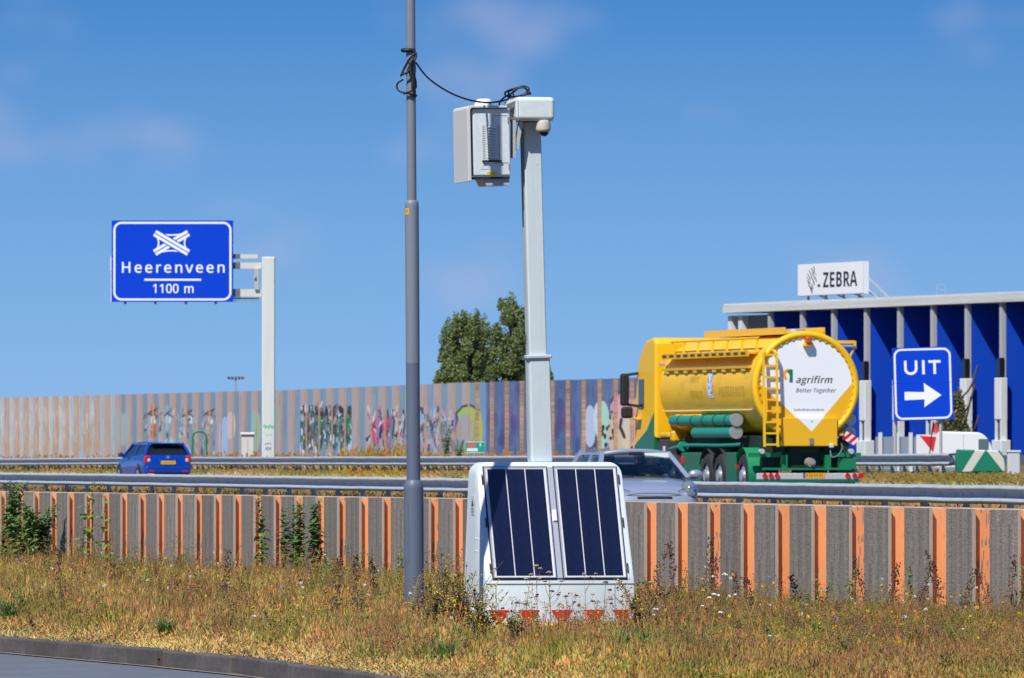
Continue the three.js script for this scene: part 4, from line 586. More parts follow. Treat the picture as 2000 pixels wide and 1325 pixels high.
{ // blue estate car
  const Z = F / 56, px = 298, X = (px - 1000) / F * Z, g = ground(X, -Z) ;
  const o = thing('blue_estate_car', 'bright blue estate car driving away on the motorway', 'car', [X, g + 0.03, -Z], Math.PI + 0.292);
  const paint = phys(0.002, 0.055, 0.40, 0.22, { metalness: 0.3, clearcoat: 1, clearcoatRoughness: 0.05 }), glass = phys(0.012, 0.016, 0.018, 0.06);
  car(o, paint, [[2.15, 0.6, 0.35, 0.55, 0.5, 0.6], [2.0, 0.78, 0.25, 0.68, 0.66, 0.76], [1.5, 0.86, 0.22, 0.84, 0.74, 0.9], [0.9, 0.87, 0.22, 0.92, 0.8, 0.97], [0, 0.87, 0.22, 0.95, 0.82, 0.96], [-1.2, 0.87, 0.22, 0.98, 0.82, 0.99], [-1.85, 0.855, 0.24, 1.0, 0.79, 1.0], [-2.08, 0.83, 0.28, 0.96, 0.76, 0.98], [-2.14, 0.78, 0.4, 0.72, 0.74, 0.74]],
    { glass, fb: 1.0, ft: 0.35, rt: -1.75, rb: -2.02, wb: 0.8, wt: 0.6, yb: 0.93, yt: 1.36, ybr: 0.97, axles: [1.35, -1.3], w: 0.87 });
  const red = phys(0.55, 0.008, 0.012, 0.15, { clearcoat: 1 }), clear = phys(0.6, 0.55, 0.5, 0.15);
  for (const s of [-1, 1]) { const l = part(o, 'tail_lamp', [rbox(s * 0.74, 0.83, -2.06, 0.2, 0.28, 0.16, 0.05)], red); part(l, 'reversing_lamp', [rbox(s * 0.68, 0.80, -2.13, 0.11, 0.12, 0.06, 0.03)], clear); }
  const pt = canvasTex(256, 56, (x) => { x.fillStyle = '#f0b000'; x.fillRect(0, 0, 256, 56); x.strokeStyle = '#5a4510'; x.lineWidth = 10; for (let i = 0; i < 7; i++) { x.beginPath(); x.moveTo(30 + i * 31, 14); x.lineTo(30 + i * 31 + (i % 2) * 8, 42); x.stroke(); } });
  const pl = new THREE.PlaneGeometry(0.52, 0.12); pl.rotateY(Math.PI); pl.translate(0, 0.72, -2.178); part(o, 'number_plate', pl, new THREE.MeshStandardMaterial({ map: pt, roughness: 0.4 }));
  part(o, 'plate_recess', rbox(0, 0.73, -2.13, 0.62, 0.2, 0.08, 0.03), paint);
  part(o, 'badge', [cyl(0, 0.9, -2.12, 0.045, 0.045, 0.06, 'z', 16)], mat(0.7, 0.7, 0.72, 0.25, { metalness: 0.8 }));
  part(o, 'bumper', [rbox(0, 0.47, -2.1, 1.6, 0.26, 0.16, 0.07)], paint); part(o, 'bumper_reflector', [rbox(-0.6, 0.42, -2.18, 0.2, 0.05, 0.03, 0.01), rbox(0.6, 0.42, -2.18, 0.2, 0.05, 0.03, 0.01)], red);
  part(o, 'roof_spoiler', [rbox(0, 1.38, -1.86, 1.12, 0.035, 0.26, 0.015)], paint); for (const s of [-1, 1]) { part(o, 'mirror', [rbox(s * 0.97, 0.99, 0.72, 0.2, 0.15, 0.12, 0.05)], mat(0.03, 0.045, 0.08, 0.4)); part(o, 'door_handle', [rbox(s * 0.875, 0.83, 0.1, 0.03, 0.035, 0.2, 0.01), rbox(s * 0.875, 0.84, -0.85, 0.03, 0.035, 0.2, 0.01)], paint); part(o, 'sill_trim', box(s * 0.865, 0.3, 0, 0.02, 0.06, 2.0), mat(0.02, 0.02, 0.02, 0.7)); }
}
{ // silver hatchback coming towards us on the slip road, with its driver
  const Z = 150, X = (1233 - 1000) / F * Z, g = ground(X, -Z) + 0.012;
  const o = thing('silver_hatchback', 'silver blue hatchback coming towards us behind the solar cabinet', 'car', [X, g, -Z], 0.2);
  const paint = phys(0.45, 0.49, 0.56, 0.28, { metalness: 0.5, clearcoat: 1, clearcoatRoughness: 0.06 }), glass = new THREE.MeshPhysicalMaterial({ color: col(0.36, 0.44, 0.47), transmission: 1, thickness: 0, roughness: 0.03, ior: 1.5 });
  car(o, paint, [[1.92, 0.55, 0.3, 0.5, 0.5, 0.55], [1.84, 0.72, 0.22, 0.6, 0.62, 0.68], [1.6, 0.8, 0.2, 0.74, 0.7, 0.82], [1.2, 0.835, 0.2, 0.84, 0.74, 0.92], [0.75, 0.84, 0.2, 0.9, 0.78, 0.98], [0, 0.84, 0.2, 0.92, 0.8, 0.94], [-1.0, 0.84, 0.2, 0.95, 0.8, 0.96], [-1.6, 0.82, 0.22, 0.97, 0.76, 0.98], [-1.78, 0.76, 0.3, 0.9, 0.7, 0.92]],
    { glass, fb: 1.0, ft: 0.28, rt: -1.35, rb: -1.68, wb: 0.78, wt: 0.58, yb: 0.95, yt: 1.36, ybr: 0.98, axles: [1.22, -1.2], w: 0.84 });
  const chrome = mat(0.75, 0.77, 0.8, 0.15, { metalness: 1 }), lens = phys(0.16, 0.18, 0.2, 0.12, { clearcoat: 1 });
  for (const s of [-1, 1]) {
    const sp = new THREE.SphereGeometry(1, 20, 14); sp.scale(0.15, 0.21, 0.22); sp.rotateX(-0.55); sp.translate(s * 0.655, 0.69, 1.6);
    const h = part(o, 'headlamp', sp, lens); part(h, 'reflector', [rbox(s * 0.66, 0.76, 1.79, 0.12, 0.06, 0.05, 0.02), cyl(s * 0.68, 0.68, 1.8, 0.04, 0.04, 0.05, 'z', 14), cyl(s * 0.6, 0.63, 1.79, 0.025, 0.025, 0.05, 'z', 12)], chrome);
    const mi = new THREE.SphereGeometry(1, 16, 12); mi.scale(0.13, 0.085, 0.09); mi.translate(s * 0.97, 1.0, 0.72); part(o, 'mirror', [mi, bar([s * 0.8, 0.95, 0.7], [s * 0.95, 0.98, 0.72], 0.05)], paint);
    part(o, 'wiper', [bar([s * 0.28 + 0.1, 0.965, 1.03], [s * 0.3 - 0.35, 1.02, 0.98], 0.018)], mat(0.01, 0.01, 0.01, 0.6));
  }
  part(o, 'grille', [rbox(0, 0.605, 1.88, 0.62, 0.04, 0.06, 0.02), rbox(0, 0.5, 1.9, 0.9, 0.07, 0.06, 0.03), rbox(0, 0.36, 1.9, 1.1, 0.12, 0.06, 0.03)], mat(0.01, 0.01, 0.012, 0.5)); part(o, 'bonnet_seam', [-1, 1].map((s) => tube([[s * 0.66, 0.935, 0.98], [s * 0.67, 0.885, 1.3], [s * 0.6, 0.79, 1.66], [s * 0.42, 0.715, 1.83]], 0.006, 5, 20)), mat(0.02, 0.02, 0.025, 0.7)); part(o, 'bumper_seam', tube([[-0.62, 0.62, 1.8], [-0.3, 0.675, 1.885], [0, 0.68, 1.9], [0.3, 0.675, 1.885], [0.62, 0.62, 1.8]], 0.007, 5, 20), mat(0.02, 0.02, 0.025, 0.7)); part(o, 'aerial', [cyl(0.0, 1.47, 0.05, 0.02, 0.012, 0.04, 'y', 8)], mat(0.02, 0.02, 0.02, 0.6));
  const ink = mat(0.012, 0.013, 0.016, 0.8); part(o, 'dashboard', [rbox(0, 0.9, 0.72, 1.42, 0.12, 0.5, 0.05)], ink); part(o, 'cabin_floor', box(0, 0.5, -0.3, 1.4, 0.05, 2.2), ink);
  for (const x of [-0.36, 0.36]) { const st = part(o, 'seat', [rbox(x, 0.62, 0.0, 0.48, 0.16, 0.5, 0.06), rbox(x, 0.9, -0.28, 0.46, 0.6, 0.14, 0.06)], ink); part(st, 'headrest', rbox(x, 1.26, -0.3, 0.26, 0.16, 0.1, 0.05), ink); } part(o, 'rear_bench', [rbox(0, 0.85, -1.05, 1.25, 0.65, 0.2, 0.08)], ink);
  const sw = new THREE.TorusGeometry(0.18, 0.018, 8, 28); sw.rotateX(-0.45); sw.translate(0.36, 0.97, 0.42); part(o, 'steering_wheel', sw, ink); part(o, 'sun_visor', [box(0.36, 1.33, 0.4, 0.42, 0.09, 0.015, -0.5)], mat(0.5, 0.55, 0.5, 0.8)); part(o, 'mirror_charm', [tube([[0, 1.34, 0.38], [0, 1.25, 0.42]], 0.004, 5, 6), (() => { const s = new THREE.SphereGeometry(0.035, 10, 8); s.scale(0.8, 1.3, 0.8); s.translate(0, 1.22, 0.43); return s; })()], mat(0.6, 0.02, 0.03, 0.5)); part(o, 'cabin_mirror', rbox(0, 1.36, 0.36, 0.24, 0.06, 0.03, 0.02), ink);
  // driver: one continuous seated figure
  const caps = [[[0, 0.12, 0], 0.15, [0, 0.3, 0.02], 0.14], [[0, 0.3, 0.02], 0.14, [0, 0.5, 0.0], 0.15], [[-0.14, 0.53, 0], 0.075, [0.14, 0.53, 0], 0.075], [[0, 0.55, 0], 0.06, [0, 0.64, 0.02], 0.052], [[0, 0.72, 0.03], 0.092, [0, 0.76, 0.02], 0.096], [[0, 0.695, 0.09], 0.03, [0, 0.68, 0.07], 0.05], [[0, 0.735, 0.125], 0.012, [0, 0.72, 0.14], 0.014]];
  for (const s of [-1, 1]) { caps.push([[s * 0.19, 0.5, 0], 0.062, [s * 0.25, 0.3, 0.16], 0.05], [[s * 0.25, 0.3, 0.16], 0.048, [s * 0.17, 0.36, 0.42], 0.034], [[s * 0.17, 0.36, 0.42], 0.034, [s * 0.165, 0.4, 0.5], 0.04], [[s * 0.09, 0.1, 0], 0.095, [s * 0.12, 0.14, 0.42], 0.07], [[s * 0.1, 0.735, 0.02], 0.018, [s * 0.1, 0.705, 0.02], 0.012]); for (let f = 0; f < 4; f++) caps.push([[s * (0.14 + f * 0.018), 0.425, 0.51], 0.01, [s * (0.14 + f * 0.018), 0.445 - f * 0.004, 0.545], 0.009], [[s * (0.14 + f * 0.018), 0.445 - f * 0.004, 0.545], 0.009, [s * (0.14 + f * 0.018), 0.42, 0.565], 0.008]); caps.push([[s * 0.135, 0.39, 0.49], 0.012, [s * 0.115, 0.43, 0.52], 0.009]); }
  const N = 84, half = 0.46, mc = new MarchingCubes(N, mat(1, 1, 1), false, false, 60000), cen = [0, 0.44, 0.2]; mc.isolation = 0;
  for (let k = 0; k < N; k++) for (let j = 0; j < N; j++) for (let i = 0; i < N; i++) { const p = [i, j, k].map((q, a) => cen[a] + (q / N * 2 - 1) * half); let d = 1; for (const [a, ra, b, rb] of caps) { const ab = [b[0] - a[0], b[1] - a[1], b[2] - a[2]], ap = [p[0] - a[0], p[1] - a[1], p[2] - a[2]]; const t = clamp((ab[0] * ap[0] + ab[1] * ap[1] + ab[2] * ap[2]) / (ab[0] ** 2 + ab[1] ** 2 + ab[2] ** 2), 0, 1); const q = Math.hypot(ap[0] - ab[0] * t, ap[1] - ab[1] * t, ap[2] - ab[2] * t) - lerp(ra, rb, t), kk = ra < 0.02 ? 0.006 : 0.03, hh = Math.max(kk - Math.abs(d - q), 0) / kk; d = Math.min(d, q) - hh * hh * kk * 0.25; } mc.field[k * N * N + j * N + i] = -d; }
  mc.update();
  const pa = [], na = [], ca = [], cnt = mc.count; for (let i = 0; i < cnt; i++) { const x = mc.positionArray[i * 3] * half + cen[0], y = mc.positionArray[i * 3 + 1] * half + cen[1], z = mc.positionArray[i * 3 + 2] * half + cen[2]; pa.push(x, y, z); na.push(mc.normalArray[i * 3], mc.normalArray[i * 3 + 1], mc.normalArray[i * 3 + 2]); const skin = y > 0.6 || z > 0.4 && y > 0.3; ca.push(...(skin ? [0.62, 0.38, 0.26] : y < 0.18 ? [0.03, 0.035, 0.05] : [0.05, 0.05, 0.07])); }
  const bg = new THREE.BufferGeometry(); bg.setAttribute('position', new THREE.Float32BufferAttribute(pa, 3)); bg.setAttribute('color', new THREE.Float32BufferAttribute(ca, 3)); bg.computeVertexNormals(); bg.setAttribute('normal', new THREE.Float32BufferAttribute(na.length && Math.abs(na[0]) + Math.abs(na[1]) + Math.abs(na[2]) > 0 ? na : bg.attributes.normal.array, 3));
  const cs = Math.cos(0.2), ss = Math.sin(0.2), lx = 0.36, lz = -0.08, person = thing('person', 'driver in dark clothes with hands on the wheel of the silver hatchback', 'person', [X + lx * cs + lz * ss, g + 0.56, -Z - lx * ss + lz * cs], 0.2);
  part(person, 'body', bg, new THREE.MeshStandardMaterial({ vertexColors: true, roughness: 0.7 })); const hr = new THREE.SphereGeometry(0.108, 18, 12, 0, 7, 0, 1.5); hr.scale(0.95, 1, 1.05); hr.rotateX(-0.35); hr.translate(0, 0.755, 0.012); part(person, 'hair', hr, mat(0.03, 0.02, 0.015, 0.8));
  part(person, 'eyes', [-1, 1].map((s) => { const e = new THREE.SphereGeometry(0.012, 8, 6); e.translate(s * 0.034, 0.745, 0.112); return e; }), mat(0.02, 0.02, 0.02, 0.3)); part(person, 'mouth', box(0, 0.69, 0.118, 0.04, 0.006, 0.012), mat(0.3, 0.09, 0.08, 0.6));
}
// ---------------------------------------------------------------- lamp post
const ZB = 69.2, ZL = 67.85;
{
  const k = ZL / F, X = (809.5 - 1000) * k, o = thing('lamp_post', 'tall dark grey stepped steel lamp post standing in the verge', 'lamp post', [X, 0, -ZL]);
  o.rotation.z = 0.0065;
  const Y = (py) => CH - (py - YH) * k;
  const gt = speckle(128, 256, [0.47, 0.50, 0.55], 0.12, 1, 1, 0.3), gm = new THREE.MeshStandardMaterial({ map: gt, roughness: 0.5 }), dk = new THREE.MeshStandardMaterial({ map: speckle(128, 256, [0.37, 0.41, 0.48], 0.12, 1, 1, 0.3), roughness: 0.48 });
  const lathe = (pts) => new THREE.LatheGeometry(pts.map(([r, y]) => new THREE.Vector2(r, y)), 32);
  part(o, 'base_tube', lathe([[0.077, -0.1], [0.077, Y(955)], [0.074, Y(948)], [0.064, Y(941)], [0.054, Y(938)]]), dk);
  part(o, 'middle_tube', lathe([[0.054, Y(940)], [0.054, Y(710)]]), dk); part(o, 'middle_tube', lathe([[0.0545, Y(710)], [0.0545, Y(402)], [0.052, Y(396)], [0.045, Y(392)], [0.038, Y(391)]]), gm);
  part(o, 'top_tube', lathe([[0.0375, Y(393)], [0.034, 8.4], [0, 8.4]]), gm);
  const door = part(o, 'service_door', grid(6, 2, (u, v) => { const a = lerp(-0.5, 0.5, u) + 2.6; return V(Math.cos(a) * 0.079, lerp(0.55, 1.0, v), Math.sin(a) * 0.079); }), dk);
  const st = canvasTex(64, 64, (x) => { x.fillStyle = '#e8a51a'; x.fillRect(0, 0, 64, 64); x.fillStyle = '#7a4a08'; x.font = 'bold 44px sans-serif'; x.fillText('51', 6, 48); });
  part(o, 'number_sticker', grid(4, 1, (u, v) => { const a = lerp(2.75, 2.0, u); return V(Math.cos(a) * 0.0555, lerp(Y(419), Y(407), v), Math.sin(a) * 0.0555); }), new THREE.MeshStandardMaterial({ map: st, roughness: 0.6, side: THREE.DoubleSide }));
  part(o, 'luminaire', [rbox(0, 8.43, 0.25, 0.2, 0.1, 0.7, 0.04)], gm);
}
// ---------------------------------------------------------------- mobile speed camera: cabinet with solar panels, mast, head
{
  const k = ZB / F, gam = 0.2, cs = Math.cos(gam), sn = Math.sin(gam), cx = (1072 - 1000) * k, o = thing('speed_camera_unit', 'mobile speed camera on a pale mast rising from a white solar panel cabinet', 'speed camera', [cx, 0, -ZB], gam);
  const X = (px, z = 0) => ((px - 1072) * k - z * sn) / cs, Y = (py) => CH - (py - YH) * k;
  const paintTex = speckle(256, 256, [0.835, 0.868, 0.868], 0.13, 1, 1, 0.2), white = new THREE.MeshPhysicalMaterial({ map: paintTex, roughness: 0.42, clearcoat: 0.15, clearcoatRoughness: 0.4 }), grey = mat(0.45, 0.47, 0.46, 0.55), blk = mat(0.015, 0.016, 0.018, 0.6), alu = mat(0.62, 0.64, 0.66, 0.35, { metalness: 0.6 });
  const top = Y(903), yk = 0.365, zf = 0.45, zt = 0.0, zb = -0.42, r = 0.1;
  const front = (y) => y < yk ? zf : lerp(zf, zt, (y - yk) / (top - yk)), back = (y) => y < 0.3 ? zb : lerp(zb, -0.3, (y - 0.3) / (top - 0.3));
  const levels = [-0.05, 0.1, yk - 0.004, yk, 0.5, 0.7, 0.9, 1.1, top - r, ...[0.3, 0.55, 0.75, 0.9, 0.97, 1].map((t) => top - r + r * t)];
  const half = (y) => { const w = lerp(0.604, 0.588, clamp((y - yk) / (top - yk), 0, 1)); if (y <= top - r) return w; const d = (y - (top - r)) / r; return w - r + r * Math.sqrt(Math.max(0, 1 - d * d)); };
  const cr = 0.018, ring = (y) => { const w = half(y), a = front(y), b = back(y), p = [[-w, b], [-w, (a + b) / 2], [-w, a - cr], [-w + cr * 0.3, a - cr * 0.3], [-w + cr, a], [0, a], [w - cr, a], [w - cr * 0.3, a - cr * 0.3], [w, a - cr], [w, (a + b) / 2], [w, b], [0, b], [-w, b]]; return p; };
  const shell = grid(12, levels.length - 1, (u, v, i, j) => { const y = levels[j], [x, z] = ring(y)[i]; return V(x, y, z); }, (u, v) => [u * 4, v * 1.4]);
  const lid = grid(1, 1, (u, v) => V(lerp(-half(top), half(top), u), top, lerp(front(top), back(top), v)));
  const cab = part(o, 'cabinet', [toCreasedNormals(shell.toNonIndexed(), 0.6), lid], white);
  part(cab, 'plinth_seam', [box(0, yk, zf - 0.002, 1.196, 0.007, 0.012), box(-0.52, 0.18, zf, 0.004, 0.36, 0.006), box(0.44, 0.18, zf, 0.004, 0.36, 0.006)], mat(0.2, 0.21, 0.22, 0.7));
  // sloping frame: u across, v up the slope, w outwards
  const sl = Math.hypot(top - yk, zf - zt), ang = Math.atan2(zf - zt, top - yk);
  const slope = (name) => { const g = new THREE.Group(); g.name = name; g.position.set(0, yk, zf); g.rotation.x = -ang; o.add(g); return g; };
  const cellM = phys(0.010, 0.012, 0.040, 0.22, { clearcoat: 0.5, clearcoatRoughness: 0.12 }), backM = mat(0.62, 0.63, 0.64, 0.6);
  const cellT = dataTex(128, 256, (u, v, i, j) => { const l = j % 6 === 0 ? 1.35 : 1, n = 0.85 + 0.3 * pnoise(u * 8, v * 16, 8); return [0.075 * n * l, 0.085 * n * l, 0.19 * n * l]; }, [1, 2], true); cellM.map = cellT; cellM.color = col(0.9, 0.9, 0.9);
  for (const s of [-1, 1]) {
    const p = slope('solar_panel'), x0 = s < 0 ? -0.535 : 0.032, w = 0.503, v0 = 0.045, h = sl - 0.095;
    const mx = x0 + w / 2, my = v0 + h / 2;
    part(p, 'gasket', [box(mx, my, 0.003, w + 0.02, h + 0.02, 0.012)], blk); part(p, 'backing_sheet', [box(mx, my, 0.009, w - 0.008, h - 0.008, 0.012)], backM);
    for (let c = 0; c < 3; c++) { const cw = (w - 0.04) / 3; part(p, 'cell_strip', [box(x0 + 0.02 + cw * (c + 0.5), my, 0.0125, cw - 0.009, h - 0.04, 0.012)], cellM); }
    part(p, 'panel_frame', [box(mx, v0 + 0.004, 0.012, w, 0.008, 0.018), box(mx, v0 + h - 0.004, 0.012, w, 0.008, 0.018), box(x0 + 0.004, my, 0.0125, 0.008, h - 0.016, 0.018), box(x0 + w - 0.004, my, 0.0125, 0.008, h - 0.016, 0.018)], alu);
  }
  const div = slope('centre_strip'); part(div, 'strip', [box(0, 0.045 + (sl - 0.095) / 2, 0.008, 0.042, sl - 0.095, 0.016)], alu); part(div, 'latch', [rbox(0.002, sl * 0.55, 0.022, 0.034, 0.1, 0.02, 0.006)], mat(0.75, 0.76, 0.78, 0.4)); 
  const hg = slope('side_hinges'); for (const s of [-1, 1]) for (const t of [0.08, 0.5, 0.9]) part(hg, 'hinge', box(s * 0.555, 0.06 + (sl - 0.12) * t, 0.006, 0.008, 0.08, 0.014), blk);
  const tri = new THREE.Shape(); tri.moveTo(-0.085, 0.045); tri.lineTo(0.085, 0.045); tri.lineTo(0, -0.095); tri.closePath(); const tg = new THREE.ExtrudeGeometry(tri, { depth: 0.003, bevelEnabled: false });
  for (const x of [-0.5, -0.255, 0.01, 0.27, 0.505]) { const t = part(cab, 'red_triangle', tg, mat(0.62, 0.025, 0.01, 0.5)); t.position.set(x, 0.115, zf + 0.002); }
  const ld = canvasTex(64, 160, (x) => { x.fillStyle = '#c9cdca'; x.fillRect(0, 0, 64, 160); x.fillStyle = '#3c4044'; x.beginPath(); x.moveTo(32, 22); x.lineTo(54, 92); x.lineTo(10, 92); x.fill(); for (let i = 0; i < 4; i++) x.fillRect(8, 106 + i * 12, 48, 6); });
  part(cab, 'warning_label', [box(-0.597, 0.985, -0.1, 0.006, 0.15, 0.14)], new THREE.MeshStandardMaterial({ map: ld, roughness: 0.6 })); part(cab, 'side_rivets', [0.62, 0.72].flatMap((y) => [0.02, 0.1].map((z) => { const s = new THREE.SphereGeometry(0.008, 6, 5); s.translate(-0.598, y, z); return s; })), alu);
  // mast, leaning a little
  const mz = -0.16, mast = new THREE.Group(); mast.name = 'mast'; mast.position.set(X(1056, mz), 1.0, mz); mast.rotation.z = 0.0265; o.add(mast);
  const M = (py) => Y(py) - 1.0, mt = speckle(128, 256, [0.79, 0.835, 0.845], 0.09, 1, 1, 0.2), mw = new THREE.MeshStandardMaterial({ map: mt, roughness: 0.5 }), gr = mat(0.32, 0.35, 0.36, 0.55);
  part(mast, 'lower_section', [rbox(0.004, M(800) , 0, 0.172, M(698) - M(905), 0.19, 0.016)], mw); part(mast, 'collar', [rbox(0, M(697), 0, 0.205, 0.03, 0.225, 0.01)], mat(0.5, 0.53, 0.55, 0.5)); part(mast, 'upper_section', [rbox(-0.002, (M(697) + M(236)) / 2, 0, 0.142, M(236) - M(697), 0.155, 0.014)], mw);
  part(mast, 'cable_channel', [box(-0.078, (M(697) + M(250)) / 2, 0.035, 0.012, M(250) - M(700), 0.012), box(-0.078, (M(697) + M(250)) / 2, -0.02, 0.012, M(250) - M(700), 0.012), box(-0.09, M(800), 0.02, 0.014, M(705) - M(900), 0.012)], gr);
  part(mast, 'mark', [box(0.03, M(320), 0.0785, 0.006, 0.006, 0.004), box(-0.05, M(245), 0.0785, 0.008, 0.008, 0.004), box(-0.02, M(252), 0.0785, 0.008, 0.008, 0.004)], gr);
  // head box, dome camera, bracket
  const hx = X(1042, 0), hy = (Y(190) + Y(236)) / 2; const hd = part(o, 'head_box', [rbox(hx, hy, -0.09, 0.315, Y(190) - Y(236), 0.36, 0.035, 4)], white); part(hd, 'seam', [box(hx - 0.145, hy, 0.092, 0.003, 0.16, 0.002), box(hx, hy - 0.092, -0.09, 0.29, 0.006, 0.33)], mat(0.25, 0.27, 0.27, 0.6));
  part(hd, 'arm', [rbox(hx - 0.2, hy - 0.03, -0.1, 0.12, 0.11, 0.12, 0.02), bar([hx - 0.22, hy + 0.02, -0.02], [hx - 0.13, hy + 0.06, 0.04], 0.05, 0.05), bar([hx - 0.14, hy - 0.32, -0.02], [hx - 0.1, hy - 0.1, -0.02], 0.03, 0.06), box(hx - 0.16, hy - 0.24, -0.03, 0.022, 0.3, 0.1)], grey);
  const dx = X(1060, 0.02), dy = Y(247); const dome = part(o, 'dome_camera', [new THREE.LatheGeometry([[0, 0.05], [0.045, 0.048], [0.056, 0.035], [0.06, -0.02], [0.056, -0.04], [0.04, -0.045]].map(([a, b]) => new THREE.Vector2(a, b)), 28).translate(dx, dy, 0.04)], mat(0.52, 0.49, 0.44, 0.6)); const sp = new THREE.SphereGeometry(0.036, 20, 14); sp.translate(dx + 0.008, dy - 0.045, 0.045); part(dome, 'lens_bubble', sp, phys(0.01, 0.01, 0.012, 0.08));
  // camera housing
  const hz = 0.05, cxh = X(959.5, hz), y0 = Y(345), y1 = Y(213), w = 0.31, hh = y1 - y0, ym = (y0 + y1) / 2;
  const ch = new THREE.Group(); ch.name = 'camera_housing'; ch.position.set(cxh, ym, hz); ch.rotation.z = 0.02; o.add(ch);
  const hw = new THREE.MeshPhysicalMaterial({ map: paintTex, roughness: 0.4, clearcoat: 0.2 });
  part(ch, 'case', [rbox(0, -0.005, -0.21, w - 0.03, hh - 0.03, 0.38, 0.02)], grey); part(ch, 'front_door', [rbox(0, 0, -0.01, w, hh, 0.035, 0.016, 3)], hw);
  const shr = new THREE.Shape(); { const a = -w / 2 - 0.038, b = -w / 2 - 0.02, t = hh / 2 + 0.02, q = -hh / 2 - 0.035; shr.moveTo(a, q); shr.lineTo(a, t - 0.03); shr.quadraticCurveTo(a, t, a + 0.035, t); shr.lineTo(w / 2 - 0.03, t - 0.004); shr.lineTo(w / 2 - 0.03, t - 0.014); shr.lineTo(b + 0.03, t - 0.012); shr.quadraticCurveTo(b, t - 0.012, b, t - 0.04); shr.lineTo(b, q); shr.closePath(); }
  const sg = new THREE.ExtrudeGeometry(shr, { depth: 0.58, bevelEnabled: true, bevelSize: 0.004, bevelThickness: 0.006, bevelSegments: 2, curveSegments: 8 }); sg.translate(0, 0, -0.55); part(ch, 'shroud', sg, mat(0.62, 0.62, 0.58, 0.6));
  part(ch, 'shroud_gap', [box(-w / 2 - 0.002, 0, -0.03, 0.008, hh, 0.03), box(0, -hh / 2 - 0.012, -0.1, w - 0.02, 0.018, 0.2)], blk);
  const vent = part(ch, 'vent_plate', [box(0, 0.0, 0.0085, 0.155, 0.285, 0.006)], mat(0.6, 0.62, 0.62, 0.5)); for (let i = 0; i < 12; i++) part(vent, 'louvre', [box(0.0, 0.12 - i * 0.0215, 0.02, 0.072, 0.006, 0.02, 0.55)], hw);
  for (const x of [-0.062, 0.062]) part(vent, 'slot_row', Array.from({ length: 15 }, (_, i) => box(x, 0.12 - i * 0.0175, 0.0115, 0.012, 0.005, 0.003)), mat(0.12, 0.13, 0.14, 0.7)); part(vent, 'lip', box(0.0, -0.15, 0.016, 0.155, 0.014, 0.024), blk);
  part(ch, 'label', [box(-0.06, -0.195, 0.0085, 0.07, 0.04, 0.002)], mat(0.62, 0.7, 0.78, 0.5)); part(ch, 'yellow_label', [box(0.0, -0.247, 0.0085, 0.083, 0.026, 0.002)], mat(0.8, 0.55, 0.01, 0.5)); part(ch, 'door_seam', [box(0.075, 0.21, 0.0085, 0.12, 0.003, 0.002), box(0.016, 0.185, 0.0085, 0.003, 0.05, 0.002), box(0.08, -0.165, 0.0085, 0.115, 0.004, 0.002), box(0.138, 0.17, 0.0085, 0.006, 0.055, 0.003), box(0.138, -0.2, 0.0085, 0.006, 0.05, 0.003)], mat(0.15, 0.16, 0.17, 0.7));
  const hood = new THREE.Shape(); hood.moveTo(-0.075, -hh / 2 - 0.008); hood.lineTo(-0.04, -hh / 2 - 0.075); hood.lineTo(0.145, -hh / 2 - 0.072); hood.lineTo(0.145, -hh / 2 - 0.008); hood.closePath(); const hgm = new THREE.ExtrudeGeometry(hood, { depth: 0.32, bevelEnabled: false }); hgm.translate(0, 0, -0.34); part(ch, 'bottom_hood', hgm, mat(0.42, 0.45, 0.46, 0.55));
  part(ch, 'antenna_dome', [new THREE.LatheGeometry([[0, 0.06], [0.045, 0.058], [0.058, 0.05], [0.076, 0.01], [0.074, 0.0], [0, 0]].map(([a, b]) => new THREE.Vector2(a, b)), 28).translate(-0.035, hh / 2 + 0.022, -0.1)], mat(0.85, 0.86, 0.88, 0.4)); part(ch, 'antenna_foot', cyl(-0.035, hh / 2 + 0.008, -0.1, 0.07, 0.07, 0.03, 'y', 24), blk);
  // black cable between lamp post and camera head
  const cz = -ZB + 0.05, P = (px, py, dz = 0) => { const z = -(cz + dz); return V((px - 1000) / F * z, CH - (py - YH) / F * z, cz + dz); }, cbk = mat(0.014, 0.015, 0.022, 0.55), cable = thing('power_cable', 'thin black cable slung from the lamp post to the camera head', 'cable');
  const lz = -ZL - cz, L = (px, py, d = 0) => P(px, py, lz + d), cr2 = 0.0075;
  part(cable, 'span', tube([L(812, 122, 0.0), L(830, 146, -0.1), P(857, 168, lz * 0.75), P(890, 186, lz * 0.5), P(925, 197, lz * 0.25), P(960, 200, 0.05), P(985, 196, 0), P(1002, 188, -0.1)], cr2, 6, 60), cbk);
  part(cable, 'head_coil', [tube([P(975, 213, 0), P(976, 200, 0), P(985, 190, -0.02), P(1000, 182, -0.1), P(1020, 168, -0.12), P(1033, 172, -0.1), P(1028, 184, -0.1), P(1010, 188, -0.08), P(990, 188, -0.06), P(986, 182, -0.06), P(1000, 174, -0.08), P(1020, 170, -0.08), P(1030, 178, -0.1), P(1016, 187, -0.1), P(996, 187, -0.1), P(993, 180, -0.1), P(1008, 172, -0.12), P(1024, 171, -0.12), P(1034, 180, -0.12), P(1037, 184, -0.12)], cr2, 6, 140), tube([P(1004, 186, -0.05), P(1000, 180, -0.05), P(1010, 173, -0.05), P(1026, 172, -0.05), P(1030, 182, -0.05), P(1020, 187, -0.05)], cr2, 6, 50), rbox(P(1031, 181).x, P(1031, 181).y, cz - 0.1, 0.035, 0.03, 0.03, 0.01)], cbk);
  const band = new THREE.TorusGeometry(0.044, 0.016, 8, 32); band.rotateX(Math.PI / 2); band.translate(L(797, 98).x, L(797, 98).y, -ZL);
